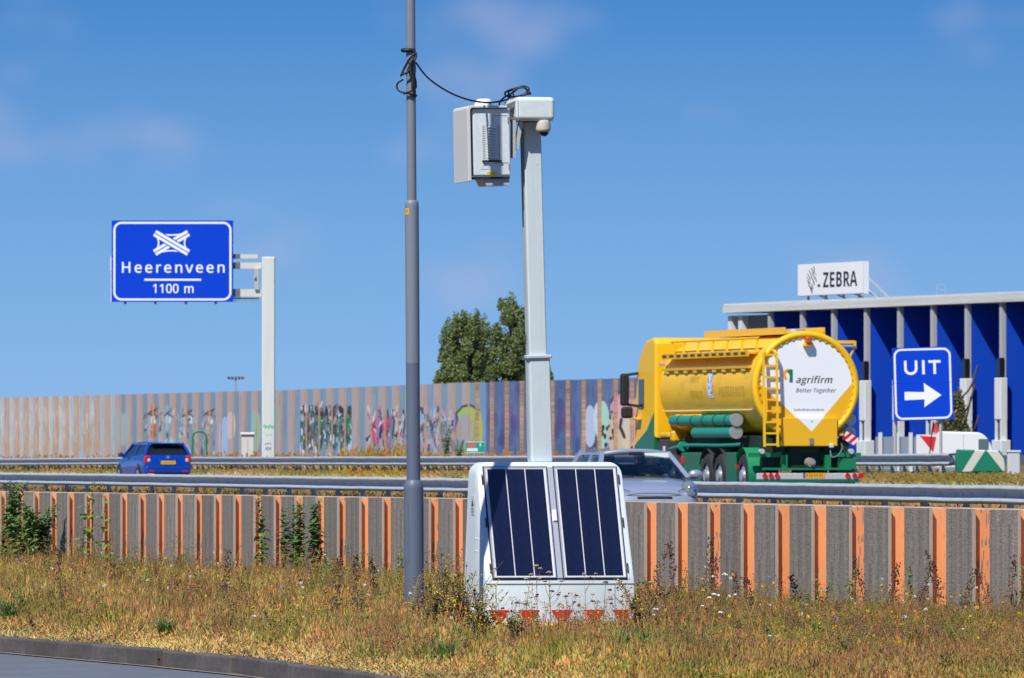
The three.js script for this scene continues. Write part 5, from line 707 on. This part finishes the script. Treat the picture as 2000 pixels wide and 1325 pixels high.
  part(cable, 'strap', [band, tube([L(790, 183, 0.0), L(792, 181, 0.05), L(803, 184, 0.06), L(812, 189, 0.03)], 0.009, 6, 16)], cbk);
  part(cable, 'post_coil', [tube([L(803, 98, 0.05), L(811, 102, 0.05), L(812, 112, 0.06), L(802, 124, 0.07), L(797, 140, 0.08), L(784, 146, 0.06), L(783, 148, 0.05), L(790, 132, 0.05), L(802, 112, 0.07), L(810, 104, 0.06), L(807, 122, 0.06), L(800, 140, 0.07), L(806, 160, 0.07), L(812, 172, 0.05), L(809, 150, 0.05), L(803, 130, 0.07), L(808, 112, 0.06)], cr2 * 1.25, 6, 120), tube([L(787, 155, 0.03), L(776, 163, 0.02), L(776, 174, 0.02), L(789, 181, 0.05), L(805, 176, 0.07), L(812, 164, 0.05), L(808, 145, 0.07), L(801, 128, 0.08), L(806, 116, 0.07), L(810, 130, 0.06), L(809, 150, 0.06), L(806, 172, 0.07), L(812, 187, 0.05)], cr2 * 1.1, 6, 110), tube([L(800, 122, 0.075), L(802, 140, 0.08), L(808, 160, 0.08), L(810, 186, 0.06)], cr2 * 1.6, 6, 30), tube([L(798, 132, 0.075), L(805, 150, 0.08), L(806, 175, 0.08), L(813, 188, 0.06)], cr2 * 1.4, 6, 30)], cbk);
}
// ---------------------------------------------------------------- trees beyond the far wall
const leafM = (r, g, b) => new THREE.MeshPhysicalMaterial({ color: col(r, g, b), roughness: 0.7, side: THREE.DoubleSide, vertexColors: true, transmission: 0.25, thickness: 0 });
function crownTree(name, label, px, Z, outline, n, leaf, tone, sway = 0) {
  const k = Z / F, X = (px - 1000) * k, g = ground(X, -Z), o = thing(name, label, 'tree', [X, g, -Z]);
  const Yp = (py) => CH - (py - YH) * k - g, top = Yp(outline[0][0]);
  const wAt = table(outline.map(([py, w]) => [py, w * k])), cAt = table(outline.map(([py, , c]) => [py, (c - px) * k]));
  part(o, 'trunk', [tube([[0, -0.2, 0], [0.1, top * 0.3, 0], [0.0, top * 0.6, 0.1], [0, top * 0.92, 0]], 0.14, 8, 20), ...Array.from({ length: 9 }, (_, i) => { const y = top * (0.2 + i * 0.08), a = i * 2.4; return tube([[0, y, 0], [Math.cos(a) * 0.7, y + 0.7, Math.sin(a) * 0.7], [Math.cos(a) * 1.1, y + 1.8, Math.sin(a) * 1.1]], 0.05, 5, 8); })], mat(0.09, 0.07, 0.05, 0.9));
  const s = new Soup(), y0 = outline[0][0], y1 = outline[outline.length - 1][0], clumps = [];
  for (let i = 0; i < 230; i++) { const py = y0 + 4 + (y1 - y0) * Math.pow(rnd(), 0.75), a = R(0, 6.283), w = wAt(py), rr = Math.sqrt(rnd()) * 0.9; clumps.push([cAt(py) + Math.cos(a) * w * rr, Yp(py) - 0.15, Math.sin(a) * w * rr * 0.9, R(0.25, 0.58) * Math.min(1, w / 1.1 + 0.3)]); }
  for (let i = 0; i < n; i++) {
    const c = clumps[Math.floor(rnd() * clumps.length)], d = V(R(-1, 1), R(-1, 1), R(-1, 1)); if (d.lengthSq() > 1) { i--; continue; }
    const p = V(c[0] + d.x * c[3], c[1] + d.y * c[3] * 1.6 - (d.x * d.x + d.z * d.z) * c[3], c[2] + d.z * c[3]), L = leaf * R(0.6, 1.3), nrm = V(R(-1, 1), R(-0.3, 1), R(-1, 1)).normalize(), u = V(R(-1, 1), R(-1, 1), R(-1, 1)).cross(nrm).normalize().multiplyScalar(L), v = u.clone().cross(nrm).normalize().multiplyScalar(L * 0.62), t = R(0.7, 1.3);
    s.col = [tone[0] * t * R(0.9, 1.15), tone[1] * t, tone[2] * t * R(0.7, 1.1)];
    s.quad(p.clone().sub(u), p.clone().sub(v), p.clone().add(u), p.clone().add(v));
  }
  part(o, 'crown', s.geo(), leafM(1, 1, 1));
  return o;
}
crownTree('poplar_tree', 'broad dark green poplar behind the noise wall, left of the taller one', 908, 640, [[608, 16, 916], [632, 42, 914], [670, 58, 908], [720, 64, 907], [770, 64, 907], [850, 58, 907]], 62000, 0.1, [0.165, 0.23, 0.075]);
crownTree('poplar_tree', 'taller poplar behind the camera mast above the noise wall', 1002, 655, [[580, 14, 997], [602, 36, 999], [650, 48, 1002], [690, 60, 1006], [740, 78, 1010], [850, 78, 1010]], 62000, 0.1, [0.165, 0.23, 0.075]);
crownTree('small_tree', 'small olive green tree behind the exit sign', 1868, 420, [[762, 6, 1868], [790, 16, 1868], [830, 30, 1862], [885, 36, 1856]], 9000, 0.09, [0.16, 0.17, 0.06]);

// ---------------------------------------------------------------- plants of the verge
const stemM = mat(0.16, 0.14, 0.06, 0.8), dryStemM = mat(0.22, 0.13, 0.07, 0.85), greenM = phys(0.14, 0.26, 0.04, 0.6, { side: THREE.DoubleSide, transmission: 0.3, thickness: 0 }), darkLeafM = phys(0.10, 0.20, 0.04, 0.5, { side: THREE.DoubleSide, transmission: 0.2, thickness: 0 }), brightLeafM = phys(0.17, 0.30, 0.03, 0.6, { side: THREE.DoubleSide, transmission: 0.3, thickness: 0 }), seedM = mat(0.12, 0.06, 0.035, 0.9), paleSeedM = mat(0.42, 0.36, 0.24, 0.9), yellowM = mat(0.75, 0.48, 0.01, 0.7), whiteM = mat(0.8, 0.8, 0.74, 0.8), blueM = mat(0.18, 0.22, 0.7, 0.7), orangeFlowerM = mat(0.75, 0.3, 0.01, 0.7);
function leafTo(s, p, dir, len, wid, droop = 0.3) { // folded leaf blade
  const d = dir.clone().normalize(), side = d.clone().cross(V(0, 1, 0)).normalize().multiplyScalar(wid), m = p.clone().addScaledVector(d, len * 0.45), e = p.clone().addScaledVector(d, len); m.y += len * 0.08; e.y -= len * droop;
  s.tri(p, m.clone().add(side), m); s.tri(p, m, m.clone().sub(side)); s.tri(m, m.clone().add(side), e); s.tri(m, e, m.clone().sub(side));
}
function blob(s, p, r) { const q = [V(r, 0, 0), V(-r, 0, 0), V(0, r, 0), V(0, -r, 0), V(0, 0, r), V(0, 0, -r)].map((v) => v.add(p)); for (const [a, b, c] of [[0, 2, 4], [2, 1, 4], [1, 3, 4], [3, 0, 4], [2, 0, 5], [1, 2, 5], [3, 1, 5], [0, 3, 5]]) s.tri(q[a], q[b], q[c]); }
function stemInto(s, pts, r) { // three-sided tapering stem
  for (let i = 0; i < pts.length - 1; i++) { const r0 = r * (1 - i / pts.length * 0.7), r1 = r * (1 - (i + 1) / pts.length * 0.7), ring = (p, q) => [0, 2.09, 4.19].map((a) => V(p.x + Math.cos(a) * q, p.y, p.z + Math.sin(a) * q)), A = ring(pts[i], r0), B = ring(pts[i + 1], r1); for (let k = 0; k < 3; k++) s.quad(A[k], A[(k + 1) % 3], B[(k + 1) % 3], B[k]); }
}
const bend = (h, lean, a) => Array.from({ length: 6 }, (_, i) => { const t = i / 5; return V(Math.cos(a) * lean * t * t, h * t, Math.sin(a) * lean * t * t); });
const makers = {
  leafy(o, h, n, len, wid, m, lean = 0.06, stems = 1) { const st = new Soup(), lf = new Soup(); for (let k = 0; k < stems; k++) { const base = V(R(-1, 1), 0, R(-1, 1)).multiplyScalar(stems > 1 ? 0.06 : 0), pts = bend(h * R(0.93, 1.04), lean, R(0, 6.28)).map((p) => p.add(base)), cv = new THREE.CatmullRomCurve3(pts); stemInto(st, pts, 0.006); for (let i = 0; i < n; i++) { const t = 0.08 + 0.92 * i / n, a = i * 2.4 + rnd(), f = 1 - 0.55 * Math.max(0, t - 0.6) / 0.4; leafTo(lf, cv.getPoint(t), V(Math.cos(a), R(0.1, 0.7), Math.sin(a)), len * f * R(0.7, 1.2), wid * f, R(0.1, 0.45)); } } part(o, 'stem', st.geo(), stemM); part(o, 'leaves', lf.geo(), m); },
  spire(o, h, m = seedM) { const st = new Soup(), sd = new Soup(); const pts = bend(h, R(0.03, 0.14), R(0, 6.28)), cv = new THREE.CatmullRomCurve3(pts); stemInto(st, pts, 0.0045); for (let i = 0; i < 90; i++) { const t = R(0.3, 1), p = cv.getPoint(t), a = R(0, 6.28), q = p.clone().add(V(Math.cos(a), R(0.5, 1.4), Math.sin(a)).multiplyScalar(R(0.012, 0.05) * (1.25 - t * 0.7))); if (i % 3 === 0) stemInto(st, [p, q], 0.0018); blob(sd, q, R(0.006, 0.011)); } part(o, 'stem', st.geo(), dryStemM); part(o, 'seeds', sd.geo(), m); },
  umbel(o, h, m, sm = dryStemM) { const st = new Soup(), fl = new Soup(); const pts = bend(h, R(0.02, 0.08), R(0, 6.28)), cv = new THREE.CatmullRomCurve3(pts); stemInto(st, pts, 0.004); const heads = [[pts[5], R(0.018, 0.032)]]; for (let b = 0; b < 3; b++) { const p = cv.getPoint(R(0.45, 0.8)), a = R(0, 6.28), e = p.clone().add(V(Math.cos(a) * 0.09, R(0.1, 0.2) * h * 1.4, Math.sin(a) * 0.09)); stemInto(st, [p, p.clone().lerp(e, 0.5).add(V(Math.cos(a) * 0.02, 0, Math.sin(a) * 0.02)), e], 0.0025); heads.push([e, R(0.012, 0.022)]); } for (const [p, r] of heads) for (let i = 0; i < 20; i++) { const a = i * 2.4, q = Math.sqrt(i / 20) * r * 0.75; blob(fl, V(p.x + Math.cos(a) * q, p.y + 0.014 - q * q * 22 + R(-0.004, 0.004), p.z + Math.sin(a) * q), R(0.004, 0.006)); } part(o, 'stem', st.geo(), sm); part(o, 'flower_heads', fl.geo(), m); },
  bushy(o, h, stems, fm, lm = greenM, nf = 5) { const st = new Soup(), lf = new Soup(), fl = new Soup(); for (let k = 0; k < stems; k++) { const a = R(0, 6.28), pts = bend(h * R(0.35, 1.05), R(0.08, 0.55) * h, a), cv = new THREE.CatmullRomCurve3(pts); stemInto(st, pts, 0.0042); for (let i = 0; i < 20; i++) { const p = cv.getPoint(R(0.1, 0.95)), b = R(0, 6.28); leafTo(lf, p, V(Math.cos(b), R(0.2, 1), Math.sin(b)), R(0.03, 0.07), R(0.006, 0.012), 0.2); } for (let i = 0; i < nf; i++) { const p = cv.getPoint(R(0.6, 1)), b = R(0, 6.28), q = p.clone().add(V(Math.cos(b), R(0.3, 1.2), Math.sin(b)).multiplyScalar(0.05)); stemInto(st, [p, q], 0.0015); blob(fl, q, R(0.004, 0.009)); } } part(o, 'stems', st.geo(), dryStemM); part(o, 'leaves', lf.geo(), lm); part(o, 'flowers', fl.geo(), fm); },
  tuft(o, h, n, m) { const s = new Soup(); for (let i = 0; i < n; i++) { const a = R(0, 6.28), L = h * R(0.5, 1), ln = R(0.2, 0.7) * L, b = V(Math.cos(a) * 0.04 * rnd(), 0, Math.sin(a) * 0.04 * rnd()), w = V(-Math.sin(a), 0, Math.cos(a)).multiplyScalar(0.004), m1 = b.clone().add(V(Math.cos(a) * ln * 0.35, L * 0.65, Math.sin(a) * ln * 0.35)), e = b.clone().add(V(Math.cos(a) * ln, L * R(0.75, 1), Math.sin(a) * ln)); s.quad(b.clone().sub(w), b.clone().add(w), m1.clone().add(w), m1.clone().sub(w)); s.tri(m1.clone().sub(w), m1.clone().add(w), e); } part(o, 'blades', s.geo(), m); },
};
function plant(name, label, category, px, Z, make, group) { const X = (px - 1000) / F * Z, o = thing(name, label, category, [X, Math.max(0, ground(X, -Z)) - 0.01, -Z], R(0, 6.28), group); make(o); return o; }
const hAt = (py, Z) => CH - (py - YH) * Z / F;  // height whose top shows at that row
const beforeWall = (px, d = 0.5) => wallZ(px) - d;
// leafy plants standing against the wall
{
  const stalks = [[514, 966, 'lone tall leafy stalk against the wall, left of the leafy group'], [566, 980, 'leafy stalk against the wall, leftmost of the group of three'], [592, 977, 'leafy stalk against the wall, middle of the group of three'], [621, 972, 'leafy stalk against the wall, rightmost of the group of three']];
  for (const [px, py, label] of stalks) { const Z = beforeWall(px, 1.2); plant('leafy_stalk', label, 'plant', px, Z, (o) => makers.leafy(o, hAt(py, Z), 95, 0.13, 0.038, darkLeafM, 0.06, px > 600 ? 3 : px < 540 ? 1 : 2), 'leafy stalks by the wall'); }
  for (const [px, py, n, label] of [[18, 938, 5, 'tall dark shrub at the left edge before the wall'], [70, 985, 7, 'broad bright green shrub beside the tall dark one at the left edge'], [40, 1005, 6, 'low spreading shrub below the tall dark one at the left edge']]) { const Z = beforeWall(px, 1.6); plant('leafy_shrub', label, 'shrub', px, Z, (o) => { makers.leafy(o, hAt(py, Z), 80, 0.15, 0.038, n === 5 ? darkLeafM : greenM, 0.2, n + 2); }); }
  for (const [px, py, label] of [[165, 940, 'climbing plant with bright leaves reaching over the wall'], [205, 962, 'thin climbing plant with bright leaves right of the taller climber']]) { const Z = beforeWall(px, 0.3); plant('climbing_plant', label, 'plant', px, Z, (o) => makers.leafy(o, hAt(py, Z), 22, 0.17, 0.05, brightLeafM, 0.2, 2)); }
  for (const [px, py, label] of [[690, 1055, 'small yellow green weed at the wall, left of the lamp post'], [772, 1062, 'slim green weed just left of the lamp post'], [1585, 1150, 'low leafy weed at the wall below the lorry'], [1612, 1118, 'upright green weed at the wall below the lorry'], [1668, 1108, 'leafy green weed at the wall right of the lorry'], [1790, 1100, 'tall green weed at the wall below the exit sign'], [1990, 1075, 'green weed at the wall at the right edge']]) { const Z = beforeWall(px, 0.6); plant('green_weed', label, 'plant', px, Z, (o) => makers.leafy(o, hAt(py, Z), 26, 0.08, 0.02, brightLeafM, 0.08, 2)); }
}
// tall dry weeds
const nth = ['leftmost', 'second', 'third', 'fourth', 'fifth', 'sixth', 'seventh', 'eighth', 'ninth', 'tenth', 'eleventh', 'twelfth', 'thirteenth', 'fourteenth', 'fifteenth', 'sixteenth', 'seventeenth', 'eighteenth', 'nineteenth', 'twentieth', 'rightmost'];
const byPlace = (rows) => rows.sort((a, b) => a[0] - b[0]).map((r, i) => [...r, i ? (i === rows.length - 1 ? 'rightmost' : nth[i] + ' from the left') : 'leftmost']);
{
  for (const [px, py, where] of byPlace([[1275, 1062], [1318, 1062], [1384, 1050], [1392, 1090], [1440, 1120], [1470, 1130], [1745, 1098], [1800, 1105], [1836, 1075], [1880, 1110], [1935, 1120], [1975, 1085], [960, 1105], [700, 1088], [735, 1085], [655, 1090], [440, 1075], [120, 1070], [930, 1080], [1560, 1125], [1690, 1090]])) { const Z = Math.min(beforeWall(px, 0.8), R(66, 76)); plant('dry_weed_spire', `dry brown weed spire above the verge grass, ${where}`, 'weed', px, Z, (o) => makers.spire(o, Math.max(0.3, hAt(py, Z))), 'dry weed spires'); }
  for (const [px, py, m, where] of byPlace([[1026, 1122, 1], [1050, 1105, 1], [1076, 1118, 1], [1145, 1122, 1], [1178, 1138, 0], [1040, 1168, 1], [1112, 1165, 0], [1020, 1175, 1], [1062, 1155, 0], [1215, 1165, 0], [1160, 1175, 1], [992, 1178, 0], [1090, 1180, 1]])) { const Z = R(63, 66.5); plant('umbel_weed', `dried umbel on a thin stalk before the solar cabinet, ${where}`, 'weed', px, Z, (o) => makers.umbel(o, hAt(py, Z), m ? paleSeedM : seedM), 'dried umbels before the cabinet'); }
  for (const [px, py, where] of byPlace([[1418, 1122], [1389, 1168], [1262, 1190], [1300, 1205], [1345, 1215], [1275, 1232]])) { const Z = R(58, 66); plant('white_umbel_weed', `white umbel on a thin stalk right of the solar cabinet, ${where}`, 'weed', px, Z, (o) => makers.umbel(o, hAt(py, Z), whiteM, stemM), 'white umbels right of the cabinet'); }
  for (const [px, Z, h, label] of [[868, 64.5, 0.66, 'bushy yellow flowered weed between the lamp post and the cabinet'], [905, 63.5, 0.62, 'bushy weed hugging the left side of the solar cabinet'], [848, 62, 0.5, 'scrubby weed at the foot of the lamp post'], [940, 61.5, 0.44, 'low bushy weed before the left corner of the cabinet'], [1250, 62, 0.5, 'bushy weed at the right corner of the solar cabinet'], [1010, 59.5, 0.3, 'low flowering weed before the red triangles']]) plant('bushy_weed', label, 'weed', px, Z, (o) => makers.bushy(o, h, 40, yellowM, phys(0.15, 0.15, 0.035, 0.7, { side: THREE.DoubleSide }), 2));
  for (const [px, Z, h, label] of [[870, 55.6, 0.26, 'small green thistle clump at the bottom edge left of the cabinet'], [1000, 57.5, 0.26, 'spiky green rosette below the red triangles'], [1215, 56, 0.36, 'dense green tuft at the bottom edge right of the cabinet'], [1265, 56.5, 0.33, 'green tuft right of the dense one at the bottom edge'], [325, 63.8, 0.24, 'low green clump beside the kerb gap'], [20, 68.5, 0.3, 'green clump beside the kerb at the left edge'], [575, 60.8, 0.2, 'flat green clump by the kerb below the leafy stalks']]) plant('green_clump', label, 'plant', px, Z, (o) => { makers.tuft(o, h, 150, greenM); makers.leafy(o, h * 0.8, 16, 0.06, 0.011, darkLeafM, 0.05, 5); });
}
// ---------------------------------------------------------------- grass
function bladeTuft(n, h, spread, w, heads) {
  const s = new Soup(); for (let i = 0; i < n; i++) {
    const a = R(0, 6.28), L = h * R(0.45, 1), b = V(R(-1, 1) * spread, 0, R(-1, 1) * spread), lean = R(0.05, 0.5) * L, sd = R(0, 6.28), wd = V(Math.cos(sd) * w, 0, Math.sin(sd) * w), m = b.clone().add(V(Math.cos(a) * lean * 0.35, L * 0.6, Math.sin(a) * lean * 0.35)), e = b.clone().add(V(Math.cos(a) * lean, L, Math.sin(a) * lean)), t = R(0.7, 1.2);
    s.col = [t, t * R(0.94, 1.04), t * R(0.85, 1.1)]; s.quad(b.clone().sub(wd), b.clone().add(wd), m.clone().add(wd), m.clone().sub(wd)); s.tri(m.clone().sub(wd), m.clone().add(wd), e);
    if (rnd() < heads) { s.col = [t * 1.05, t * 0.86, t * 0.8]; const q = e.clone().add(V(Math.cos(a) * 0.01, h * 0.16, Math.sin(a) * 0.01)), g = V(w * 1.9, 0, 0), f = V(0, 0, w * 1.9), c = e.clone().lerp(q, 0.4); s.tri(e, c.clone().add(g), q); s.tri(e, q, c.clone().sub(g)); s.tri(e, c.clone().add(f), q); s.tri(e, q, c.clone().sub(f)); }
  } return s.geo();
}
const grassM = new THREE.MeshStandardMaterial({ vertexColors: true, roughness: 0.85, side: THREE.DoubleSide });
function scatter(name, label, geos, items, m = grassM) { // items: [X, Y, Z, scale xz, scale y, [r, g, b]]
  geos.forEach((g, k) => {
    const mine = items.filter((_, i) => i % geos.length === k), im = new THREE.InstancedMesh(g, m, mine.length), M = new THREE.Matrix4(), q = new THREE.Quaternion(), c = new THREE.Color();
    mine.forEach(([x, y, z, s, sy, rgb], i) => { q.setFromAxisAngle(V(0, 1, 0), R(0, 6.28)); M.compose(V(x, y, z), q, V(s, sy, s)); im.setMatrixAt(i, M); c.setRGB(...rgb); im.setColorAt(i, c); });
    im.name = numbered(name); im.userData = { kind: 'stuff', label, category: 'grass' }; scene.add(im);
  });
}
const straw = [0.60, 0.42, 0.115], pale = [0.70, 0.52, 0.20], olive = [0.22, 0.235, 0.03], rust = [0.28, 0.145, 0.075], green = [0.10, 0.16, 0.025];
const mixc = (a, b, t) => a.map((x, i) => lerp(x, b[i], t));
{
  const items = [];
  const boxOut = (X, Z) => { const dx = X - (72) * ZB / F, dz = Z + ZB, c = Math.cos(0.2), s = Math.sin(0.2), lx = dx * c - dz * s, lz = dx * s + dz * c; return Math.abs(lx) < 0.62 && lz > -0.45 && lz < 0.47; };
  for (let i = 0; i < 80000; i++) {
    const px = R(-40, 2040), k = kerbZ(px) + 0.12, w = wallZ(px) - 0.06, z0 = Math.max(k, 50), Z = lerp(z0, w, Math.pow(rnd(), 1.05)), X = (px - 1000) / F * Z; if (boxOut(X, -Z)) continue;
    const n1 = noise2(X * 0.55, Z * 0.22), n2 = noise2(X * 1.7 + 30, Z * 0.6), n3 = noise2(X * 4, Z * 1.5 + 70), kd = Z - kerbZ(px), right = clamp((px - 1000) / 700, 0, 1), edge = clamp(kd / 3.2, 0, 1);
    let c = mixc(straw, pale, clamp(0.5 + n2 * 0.5 - 0.35 * right, 0, 1)); c = mixc(c, rust, clamp((n1 * 1.1 - 0.1 + right * 0.6) * 0.7 * edge + R(-0.2, 0.25), 0, 0.8)); c = mixc(c, olive, clamp((n2 * 0.9 - n1 * 0.7 + n3 * 0.6) * 0.95 + R(-0.1, 0.35) + 0.35 * clamp((Z - w + 9) / 9, 0, 1), 0, 0.95)); if (rnd() < 0.06 + 0.06 * n3) c = mixc(c, green, 0.8); if (kd < 1.6 && rnd() < 0.75) c = mixc(c, pale, 0.75);
    const low = px > 900 && px < 1260 && Z < 70 && Z > 58 ? 0.5 : 1, tall = noise2(X * 1.3 + 77, Z * 0.5), h = 0.7 * (1 - 0.3 * clamp((px - 1250) / 400, 0, 1)) * (1 + 0.6 * clamp(tall - 0.2, 0, 1) * edge) * low * lerp(0.28, 1, edge) * lerp(0.6, 1.35, clamp(0.5 + 0.4 * n1 + 0.4 * n3, 0, 1)) * R(0.45, 1.45);
    const gap = noise2(X * 2.6 + 11, Z * 0.9 + 4); if ((gap > 0.35 && rnd() < 0.55) || (low < 1 && Z > 62 && rnd() < 0.45)) continue; items.push([X, -0.01, -Z, R(0.8, 1.5), h * (1 - 0.35 * clamp(gap, 0, 1)), c.map((v) => v * R(0.68, 1.2) * (1 + 0.28 * noise2(X * 0.8 + 5, Z * 0.28 + 13)))]);
  }
  scatter('verge_grass', 'tall dry straw and rust coloured grass of the verge', [bladeTuft(11, 0.26, 0.05, 0.0024, 0.45), bladeTuft(9, 0.24, 0.06, 0.0028, 0.2), bladeTuft(10, 0.29, 0.045, 0.0021, 0.7), bladeTuft(12, 0.2, 0.06, 0.0026, 0.1)], items);
}
{ // taller thin stalks, in drifts
  const mk = (h, n) => { const s = new Soup(); for (let k = 0; k < n; k++) { const a = R(0, 6.28), t = R(0.8, 1.2), pts = bend(h * R(0.6, 1), R(0.02, 0.12), a).map((p) => p.add(V(Math.cos(k * 2) * 0.04, 0, Math.sin(k * 2) * 0.04))); s.col = [t, t * 0.95, t * 0.9]; stemInto(s, pts, 0.0028); s.col = [t * 0.75, t * 0.6, t * 0.55]; const cv = new THREE.CatmullRomCurve3(pts); for (let i = 0; i < 16; i++) blob(s, cv.getPoint(R(0.55, 1)).add(V(R(-1, 1), R(-0.3, 1), R(-1, 1)).multiplyScalar(0.022)), R(0.003, 0.0065)); } return s.geo(); };
  const items = []; for (let i = 0; i < 8000; i++) { const px = R(-20, 2020), w = wallZ(px) - 0.1, Z = lerp(Math.max(kerbZ(px) + 1.4, 52), w, Math.pow(rnd(), 0.8)), X = (px - 1000) / F * Z, n = noise2(X * 0.9 + 50, Z * 0.35); if (rnd() > 0.35 + n * 0.75) continue; if (Math.abs(px - 1080) < 160 && (Z > 67 || rnd() < 0.7)) continue; const c = rnd() < 0.6 ? mixc(rust, straw, rnd() * 0.5) : mixc(olive, straw, rnd() * 0.6); items.push([X, 0, -Z, R(0.8, 1.3), R(0.6, 1.25) * (1 - 0.2 * clamp((px - 1250) / 400, 0, 1)), c.map((v) => v * R(0.7, 1))]); }
  scatter('dry_stalks', 'thin seeding stalks standing above the verge grass', [mk(0.34, 2), mk(0.3, 3), mk(0.48, 1)], items);
}
{ // small branching weeds, green to brown, in drifts
  const mk = (h, n) => { const s = new Soup(); for (let k = 0; k < n; k++) { const a = R(0, 6.28), pts = bend(h * R(0.5, 1), R(0.1, 0.4) * h, a), cv = new THREE.CatmullRomCurve3(pts), t = R(0.8, 1.2); s.col = [0.9 * t, 0.7 * t, 0.5 * t]; stemInto(s, pts, 0.003); s.col = [t, t, t]; for (let i = 0; i < 16; i++) { const b = R(0, 6.28); leafTo(s, cv.getPoint(R(0.1, 1)), V(Math.cos(b), R(0.1, 1), Math.sin(b)), R(0.03, 0.065), R(0.005, 0.011), 0.25); } } return s.geo(); };
  const items = []; for (let i = 0; i < 1900; i++) { const px = R(-20, 2020), w = wallZ(px) - 0.15, Z = lerp(Math.max(kerbZ(px) + 0.8, 51), w, Math.pow(rnd(), 0.65)), X = (px - 1000) / F * Z, n = noise2(X * 0.7 + 150, Z * 0.3); if (rnd() > 0.2 + n * 0.9) continue; if (Math.abs(px - 1080) < 170 && Z > 60 && Z < 70) continue; const r = rnd(), c = r < 0.4 ? [0.12, 0.19, 0.03] : r < 0.7 ? [0.24, 0.25, 0.04] : [0.25, 0.13, 0.06]; items.push([X, 0, -Z, R(0.7, 1.3), R(0.5, 1.3) * (1 - 0.35 * clamp((px - 1250) / 400, 0, 1)), c.map((v) => v * R(0.8, 1.2))]); }
  scatter('verge_weeds', 'small branching green and brown weeds mixed into the verge grass', [mk(0.34, 6), mk(0.28, 8), mk(0.42, 5)], items);
}
{ // flower dots scattered through the verge
  const s = new Soup(); blob(s, V(0, 0.0, 0), 0.011); const st = new Soup(); st.col = [0.5, 0.7, 0.3]; stemInto(st, [V(0, 0, 0), V(0.01, 0.16, 0), V(0.0, 0.3, 0.01)], 0.0018); const fl = new Soup(); fl.col = [1, 1, 1]; for (let i = 0; i < 7; i++) blob(fl, V(R(-1, 1) * 0.013, 0.3 + R(-0.004, 0.006), R(-1, 1) * 0.013), 0.007); st.p.push(...fl.p); st.c.push(...fl.c);
  const items = []; for (let i = 0; i < 280; i++) { const px = R(0, 2000), Z = lerp(kerbZ(px) + 2, wallZ(px) - 0.3, rnd()); if (Z < 53) continue; const r = rnd(), c = r < 0.55 ? [0.78, 0.5, 0.02] : r < 0.8 ? [0.7, 0.68, 0.6] : r < 0.87 ? [0.25, 0.25, 0.75] : [0.7, 0.28, 0.02]; items.push([(px - 1000) / F * Z, 0, -Z, R(0.4, 0.75), R(0.7, 1.35), c]); }
  scatter('wild_flowers', 'small yellow, white and blue wild flowers scattered through the verge', [st.geo()], items);
}
{ // rough grass behind the wall, along the rails and before the far wall
  const A = [], B = [];
  for (let i = 0; i < 14000; i++) { const px = R(-40, 2040), Z = nearZ(px) + (rnd() < 0.55 ? -R(0.2, 6) : R(0.3, 5)), X = (px - 1000) / F * Z, n = noise2(X * 0.4, Z * 0.12), c = mixc(mixc(straw, olive, clamp(0.5 + n, 0, 1)), rust, rnd() * 0.35); A.push([X, ground(X, -Z), -Z, R(0.9, 1.6), Z > nearZ(px) ? R(0.85, 1.25) : R(0.3, 0.75), c]); }
  scatter('rough_grass', 'rough dry grass along the near guard rail', [bladeTuft(12, 0.42, 0.14, 0.008, 0.3), bladeTuft(12, 0.36, 0.16, 0.009, 0.1)], A);
  for (let i = 0; i < 15000; i++) { const px = R(-30, 2030), f = farZ(px), Z = px < 1450 ? (rnd() < 0.3 ? f - R(0.2, 8) : lerp(f + 0.5, farWallZ(px) - 0.3, rnd())) : f - R(0.2, 12), X = (px - 1000) / F * Z, n = noise2(X * 0.16, Z * 0.05), n2 = noise2(X * 0.5 + 9, Z * 0.1); let c = mixc(mixc([0.58, 0.42, 0.19], [0.30, 0.29, 0.05], clamp(0.5 + n * 0.9, 0, 1)), [0.5, 0.27, 0.06], clamp(n2 * 0.8, 0, 0.5)); if (px > 1450) c = mixc(c, [0.2, 0.23, 0.04], R(0.2, 0.9)); if (px > 660 && px < 800) c = mixc(c, rnd() < 0.4 ? [0.6, 0.42, 0.01] : rnd() < 0.5 ? [0.42, 0.2, 0.04] : [0.28, 0.32, 0.03], 0.7); const h = Z > f ? lerp(0.4, 0.85, clamp(0.5 + 0.6 * n2, 0, 1)) * (px > 660 && px < 820 ? 1.3 : 1) : 0.28; B.push([X, ground(X, -Z), -Z, R(0.8, 1.5), h * R(0.6, 1.1), c]); }
  scatter('far_rough_grass', 'yellow and rust coloured rough grass between far rail and graffiti wall', [bladeTuft(12, 1.0, 0.3, 0.022, 0.3), bladeTuft(12, 0.85, 0.35, 0.026, 0.15)], B);
}
for (const [px, py, label] of [[872, 832, 'dark green bush before the graffiti wall beside the teal sign'], [895, 858, 'small green bush just left of the teal sign']]) { const Z = 345, X = (px - 1000) / F * Z; plant('roadside_bush', label, 'bush', px, Z, (o) => makers.leafy(o, CH - (py - YH) * Z / F - ground(X, -Z), 70, 0.2, 0.05, greenM, 0.25, 6)); }

// ---------------------------------------------------------------- shadows on, then draw
scene.traverse((o) => { if (o.isMesh) { o.castShadow = true; o.receiveShadow = true; } });
renderer.setSize(1024, 678);
renderer.render(scene, camera);
